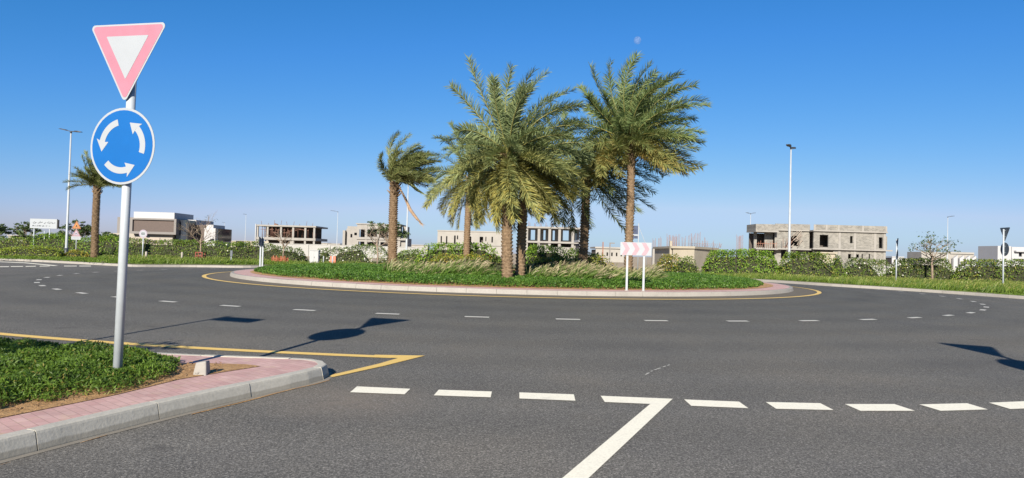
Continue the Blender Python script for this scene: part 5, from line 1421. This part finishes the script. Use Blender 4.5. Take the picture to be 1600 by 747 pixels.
for k, (px, n_, pt) in enumerate(((1067, 3, 368), (1074, 4, 367), (1084, 4, 367), (1094, 4, 365.5), (1099, 3, 368), (1106, 6, 361.5), (1116, 3, 371), (1121, 3, 371), (1133, 2, 376), (1144, 2, 377))):
    mb = MB()
    for j in range(n_):
        x = B.x(px) + (j - n_ / 2) * .17; mb.tube([(x, Y + 5 + .2 * (j % 2), zr), (x + rs_.uniform(-.06, .06), Y + 5 + .2 * (j % 2), B.z(pt) + rs_.uniform(-.4, .2))], .02, 5)
    for z_ in (.25, .5): mb.box((B.x(px) - n_ * .085, Y + 4.97, zr + z_), (B.x(px) + n_ * .08, Y + 5.0, zr + z_ + .02))
    mb.build('rebar_cage', M['rebar'], B.root)
for k in range(14):
    x = B.x(1112 + k * 3.4); MB().tube([(x, Y + 8.6, zr), (x + .1, Y + 8.6, zr + .55), (x + .25, Y + 8.6, zr + .62)], .018, 5).build('starter_bar', M['rebar'], B.root)
B = Site('column_cages', 120, 1044, 'cluster of bare rebar column cages left of the cream house start', 'rebar', None)
for px, pt in ((1044, 366), (1049, 368), (1055, 366.5), (1031, 370), (1022, 372)):
    mb = MB()
    for j in range(4): x = B.x(px) + (j - 1.5) * .17; mb.tube([(x, B.Y + .2 * (j % 2), 0), (x, B.Y + .2 * (j % 2), B.z(pt) + rs_.uniform(-.5, .1))], .026, 5)
    mb.build('rebar_cage', M['rebar'], B.root); MB().box((B.x(px) - .3, B.Y - .3, 0), (B.x(px) + .3, B.Y + .35, B.z(389))).build('column_stub', M['raw_concrete'], B.root)
for px, pt in ((1153.5, 367), (1157.5, 367)):
    mb = MB()
    for j in range(5): x = P(px, 390, 104).x + (j - 2) * .14; mb.tube([(x, 104, 0), (x, 104, P(px, pt, 104).z + rs_.uniform(-.3, .1))], .02, 5)
    mb.build('rebar_cage', M['rebar'], B.root)
# --- grey block villa
B = Site('block_villa', 118, 1280, 'large two storey grey blockwork villa shell with dark window holes', 'building', gb)
Y = B.Y; R_ = lambda *q: B.rect(*q)
zp, zs, zl = P(1330, 352.3, Y).z, P(1330, 363, Y).z, P(1320, 389, Y).z
# right-hand main block
xl, xr = B.x(1271), B.x(1384)
hs = [R_(1280.5, 1294, 367, 386), R_(1328, 1332.2, 369, 380), R_(1373, 1379, 371, 388), R_(1325.3, 1330, 397, 404), R_(1338, 1342.5, 397.5, 404), R_(1346.5, 1348.5, 397, 404), R_(1357.5, 1359.8, 397, 405)]
wallgrid(MB(), xl, xr, 0, zs, Y, .3, hs + [(xl + .01, B.x(1302), 0, zl - .4)]).build('front_wall', M['grey_block'], B.root)
MB().box((xl - .2, Y - .35, zs + .003), (xr + .15, Y + 12, zs + .22)).build('roof', M['raw_concrete'], B.root)
MB().box((xl, Y - .15, zs + .224), (xr, Y + .05, zp)).build('parapet', M['grey_block'], B.root)
for px in (1271.6, 1290, 1309, 1347, 1383.4): x = B.x(px); MB().box((x - .16, Y - .2, zs + .224), (x + .16, Y - .153, zp - .02)).build('pier', M['raw_concrete'], B.root)
MB().box((xl - .3, Y - .5, zl - .22), (xr + .9, Y - .003, zl)).build('floor_band', M['raw_concrete'], B.root)
for px in (1311.5, 1335.5, 1367, 1382): x = B.x(px); MB().box((x - .2, Y - .05, 0), (x + .2, Y - .003, zl - .223)).build('column', M['raw_concrete'], B.root); MB().box((x - .2, Y - .05, zl + .003), (x + .2, Y - .003, zs - .003)).build('column', M['raw_concrete'], B.root)
for z0, z1 in ((0, zl - .3), (zl, zs - .1)): MB().box((xl + .3, Y + 3.5, z0), (xr - .3, Y + 3.7, z1)).build('inner_wall', M['room_shade'], B.root)
MB().box((xl + .01, Y + .31, zl - .22), (xr - .01, Y + 11, zl - .003)).build('floor_slab', M['raw_concrete'], B.root)
wallgrid(MB(), xr + .003, B.x(1392), zl + .1, P(1388, 369, Y).z, Y + 1.2, .3, []).build('side_wall', M['grey_block'], B.root)
MB().box((xr - .3, Y + .31, 0), (xr - .003, Y + 11.9, zs - .003)).build('end_wall', M['grey_block'], B.root)
# middle part, set back, with stair
xm0, xm1 = B.x(1216), xl - .01; zs2 = P(1243, 360.5, Y).z; zp2 = P(1243, 349.5, Y).z
hs = [R_(1239, 1255, 368.5, 384), R_(1226, 1256, 391, 404)]
wallgrid(MB(), xm0, xm1, 0, zs2, Y + 1.6, .3, hs).build('middle_wall', M['grey_block'], B.root)
MB().box((xm0, Y + 1.25, zs2 + .003), (xm1, Y + 12, zs2 + .2)).build('roof', M['raw_concrete'], B.root); MB().box((xm0, Y + 1.45, zs2 + .204), (xm1, Y + 1.6, zp2)).build('parapet', M['grey_block'], B.root)
MB().box((xm0 + .2, Y + 4.5, 0), (xm1, Y + 4.7, zs2 - .1)).build('inner_wall', M['room_shade'], B.root)
MB().box((xm0 - 2.2, Y + .3, P(1243, 388.4, Y).z - .22), (xm1, Y + 1.59, P(1243, 388.4, Y).z)).build('balcony_slab', M['raw_concrete'], B.root)
mb = MB()
for k in range(26):
    x = B.x(rs_.uniform(1238, 1256)); z = rs_.uniform(zl + .1, zs2 - .5); a_ = rs_.uniform(-1.2, 1.2); L2 = rs_.uniform(.4, 1.3)
    mb.tube([(x, Y + 1.2, max(zl + .05, z - L2 * .5 * abs(math.sin(a_)))), (x + L2 * math.cos(a_), Y + 1.3, z + L2 * .7)], .05, 4)
o = mb.build('timber_props', M['villa_tan'], B.root); o['kind'] = 'stuff'
mb = MB(); mb.box((B.x(1225), Y + .4, zl + .02), (B.x(1238), Y + .5, zl + .12))
for k in range(5): x = B.x(1225 + k * 3); mb.tube([(x, Y + .45, zl), (x + .9 * (k % 2), Y + .45, zl + 1.6)], .04, 4)
mb.build('guard_rail', M['scaffold'], B.root)
# left part: overhanging parapet on a recess
xk0, xk1 = B.x(1181), xm0 - .01; zs3 = P(1195, 362.5, Y).z; zp3 = P(1195, 350.3, Y).z
hs = [R_(1190, 1202.5, 363.5, 386)]
wallgrid(MB(), xk0 + .5, xk1, 0, zs3, Y + 2.4, .3, hs).build('left_wall', M['grey_block'], B.root)
MB().box((xk0 - .1, Y - .1, zs3 + .003), (xk1, Y + 4.6, zs3 + .22)).build('roof', M['raw_concrete'], B.root)
MB().box((xk0 - .1, Y - .1, zs3 + .224), (xk1, Y + .15, zp3)).build('parapet', M['grey_block'], B.root); MB().box((xk0 - .1, Y + .152, zs3 + .224), (xk0 + .1, Y + 4.5, zp3)).build('parapet', M['grey_block'], B.root)
MB().box((xk0 + .3, Y + 4.3, 0), (xk1, Y + 4.5, zs3 - .1)).build('inner_wall', M['room_shade'], B.root)
zb_ = P(1195, 388, Y).z; MB().box((xk0, Y, zb_ - .2), (xk1, Y + 2.39, zb_)).build('balcony_slab', M['raw_concrete'], B.root)
mb = MB()
for k in range(11): x = xk0 + .2 + (xk1 - xk0 - .4) * k / 10; mb.tube([(x, Y + .2, zb_), (x, Y + .2, zb_ + .9 + .2 * (k % 3))], .035, 4)
mb.box((xk0 + .2, Y + .17, zb_ + .8), (xk1 - .2, Y + .23, zb_ + .86)); mb.build('guard_rail', M['rebar'], B.root)
MB().box((xk0 + .2, Y + .25, 0), (xk0 + .6, Y + .65, zb_ - .203)).build('column', M['raw_concrete'], B.root)
mb = MB(); z_ = P(1275, 395, Y).z; mb.box((B.x(1262), Y - 5, 0), (B.x(1284), Y - 3, z_ - .15)); mb.build('porch_wall', M['cream_concrete'], B.root); MB().box((B.x(1260), Y - 5.3, z_ - .147), (B.x(1286), Y - 2.7, z_ + .1)).build('porch_roof', M['cream_concrete'], B.root)
# --- white garden wall behind the right hedges
t = empty('garden_wall', (P(1350, 410, 56).x, 56, 0), 'low white wall showing through gaps in the right hedge', 'wall')
xa, xb, zz = P(1283, 410, 56).x, P(1640, 410, 54).x, 1.15
MB().hexa([(xa, 56, -.1), (xb, 52, -.1), (xb, 52.25, -.1), (xa, 56.25, -.1), (xa, 56, zz), (xb, 52, zz), (xb, 52.25, zz), (xa, 56.25, zz)]).build('wall_panel', M['white_wall'], t)
for k in range(7): f_ = k / 7; x = xa + (xb - xa) * f_; y = 56 - 4 * f_; MB().box((x - .18, y - .12, -.1), (x + .18, y + .2, zz + .12)).build('pier', M['white_wall'], t)
# --- far right houses
B = Site('far_house', 330, 1482, 'far beige half built house with stepped stair walls behind the bare tree', 'house', gb)
Y = B.Y; hs = [B.rect(*q) for q in ((1453, 1455.5, 398, 404), (1460, 1462, 398, 404), (1468.5, 1470.5, 397, 405))]
wallgrid(MB(), B.x(1440), B.x(1522), 0, B.z(396), Y, .5, hs).build('facade', M['beige_wall'], B.root); MB().box((B.x(1440), Y + .51, 0), (B.x(1522), Y + 12, B.z(394.5))).build('rooms', M['beige_wall'], B.root)
B.box('parapet', 'beige_wall', 1484, 1521, 394.2, 397, -.6, -.01)
for k in range(4):
    a_ = B.x(1486 + k * 9.5); c_ = B.x(1492.5 + k * 9.5); mb = MB()
    mb.add([(a_, Y - 2, 0), (c_, Y - 2, 0), (c_, Y - 2, B.z(398.5)), (a_, Y - 2, B.z(403.5)), (a_, Y - .61, 0), (c_, Y - .61, 0), (c_, Y - .61, B.z(398.5)), (a_, Y - .61, B.z(403.5))], [(0, 1, 2, 3), (7, 6, 5, 4), (3, 2, 6, 7), (1, 5, 6, 2), (4, 0, 3, 7)]); mb.build('stair_wall', M['villa_white'], B.root)
B = Site('far_house', 230, 1590, 'white rendered house at the right photo edge with one small window', 'house', gb)
Y = B.Y; hs = [B.rect(1592, 1597, 394.5, 401)]
wallgrid(MB(), B.x(1581), B.x(1625), 0, B.z(386), Y, .4, hs).build('facade', M['villa_white'], B.root); MB().box((B.x(1581), Y + .8, 0), (B.x(1625), Y + 1, B.z(387))).build('dark_room', M['glass'], B.root)
MB().box((B.x(1560), Y + .3, 0), (B.x(1581) - .02, Y + 10, B.z(385))).build('side_block', M['villa_white'], B.root); B.box('canopy', 'villa_white', 1584, 1625, 392, 394, -1.2, -.01); B.box('low_wall', 'villa_white', 1584, 1625, 408, None, -3, -2.6); B.box('window_band', 'glass', 1585, 1600, 404.5, 406.5, -.1, -.01)
# --- far tree clumps along the horizon
for k, (px, pt, Y, w_) in enumerate(((380, 379, 380, 14), (505, 381, 400, 20), (660, 386, 300, 14), (925, 389, 330, 12), (1400, 403, 330, 14), (1535, 412, 300, 18))):
    pass

# --- daytime moon: a ball far away, airlight put in as transparency
d_ = Vector(ray(996, 63)).normalized(); D_ = 9000.; bm_r = D_ * 5.6 / FPX
import bmesh
me = bpy.data.meshes.new('moon'); bm = bmesh.new(); bmesh.ops.create_uvsphere(bm, u_segments=48, v_segments=24, radius=bm_r); bm.to_mesh(me); bm.free()
for p in me.polygons: p.use_smooth = True
m, nt, b = new_mat('hazed_moon')
tr_ = nt.nodes.new('ShaderNodeBsdfTransparent'); mx = nt.nodes.new('ShaderNodeMixShader'); mx.inputs['Fac'].default_value = .09  # mostly clear, so the material carries the haze in front of the moon
df = nt.nodes.new('ShaderNodeBsdfDiffuse'); L(nt, ramp(nt, noise(nt, .035, 3, .5, 'obj'), [(.4, (.25, .27, .3)), (.6, (.62, .62, .62))]), df.inputs['Color'])
L(nt, tr_.outputs[0], mx.inputs[1]); L(nt, df.outputs[0], mx.inputs[2]); L(nt, mx.outputs[0], nt.nodes['Material Output'].inputs['Surface'])
me.materials.append(m); o = bpy.data.objects.new('moon', me); col.objects.link(o); o.location = Vector((0, 0, H)) + d_ * D_
o.visible_shadow = True
tag(o, 'faint pale daytime moon high above the right tall palm', 'moon')
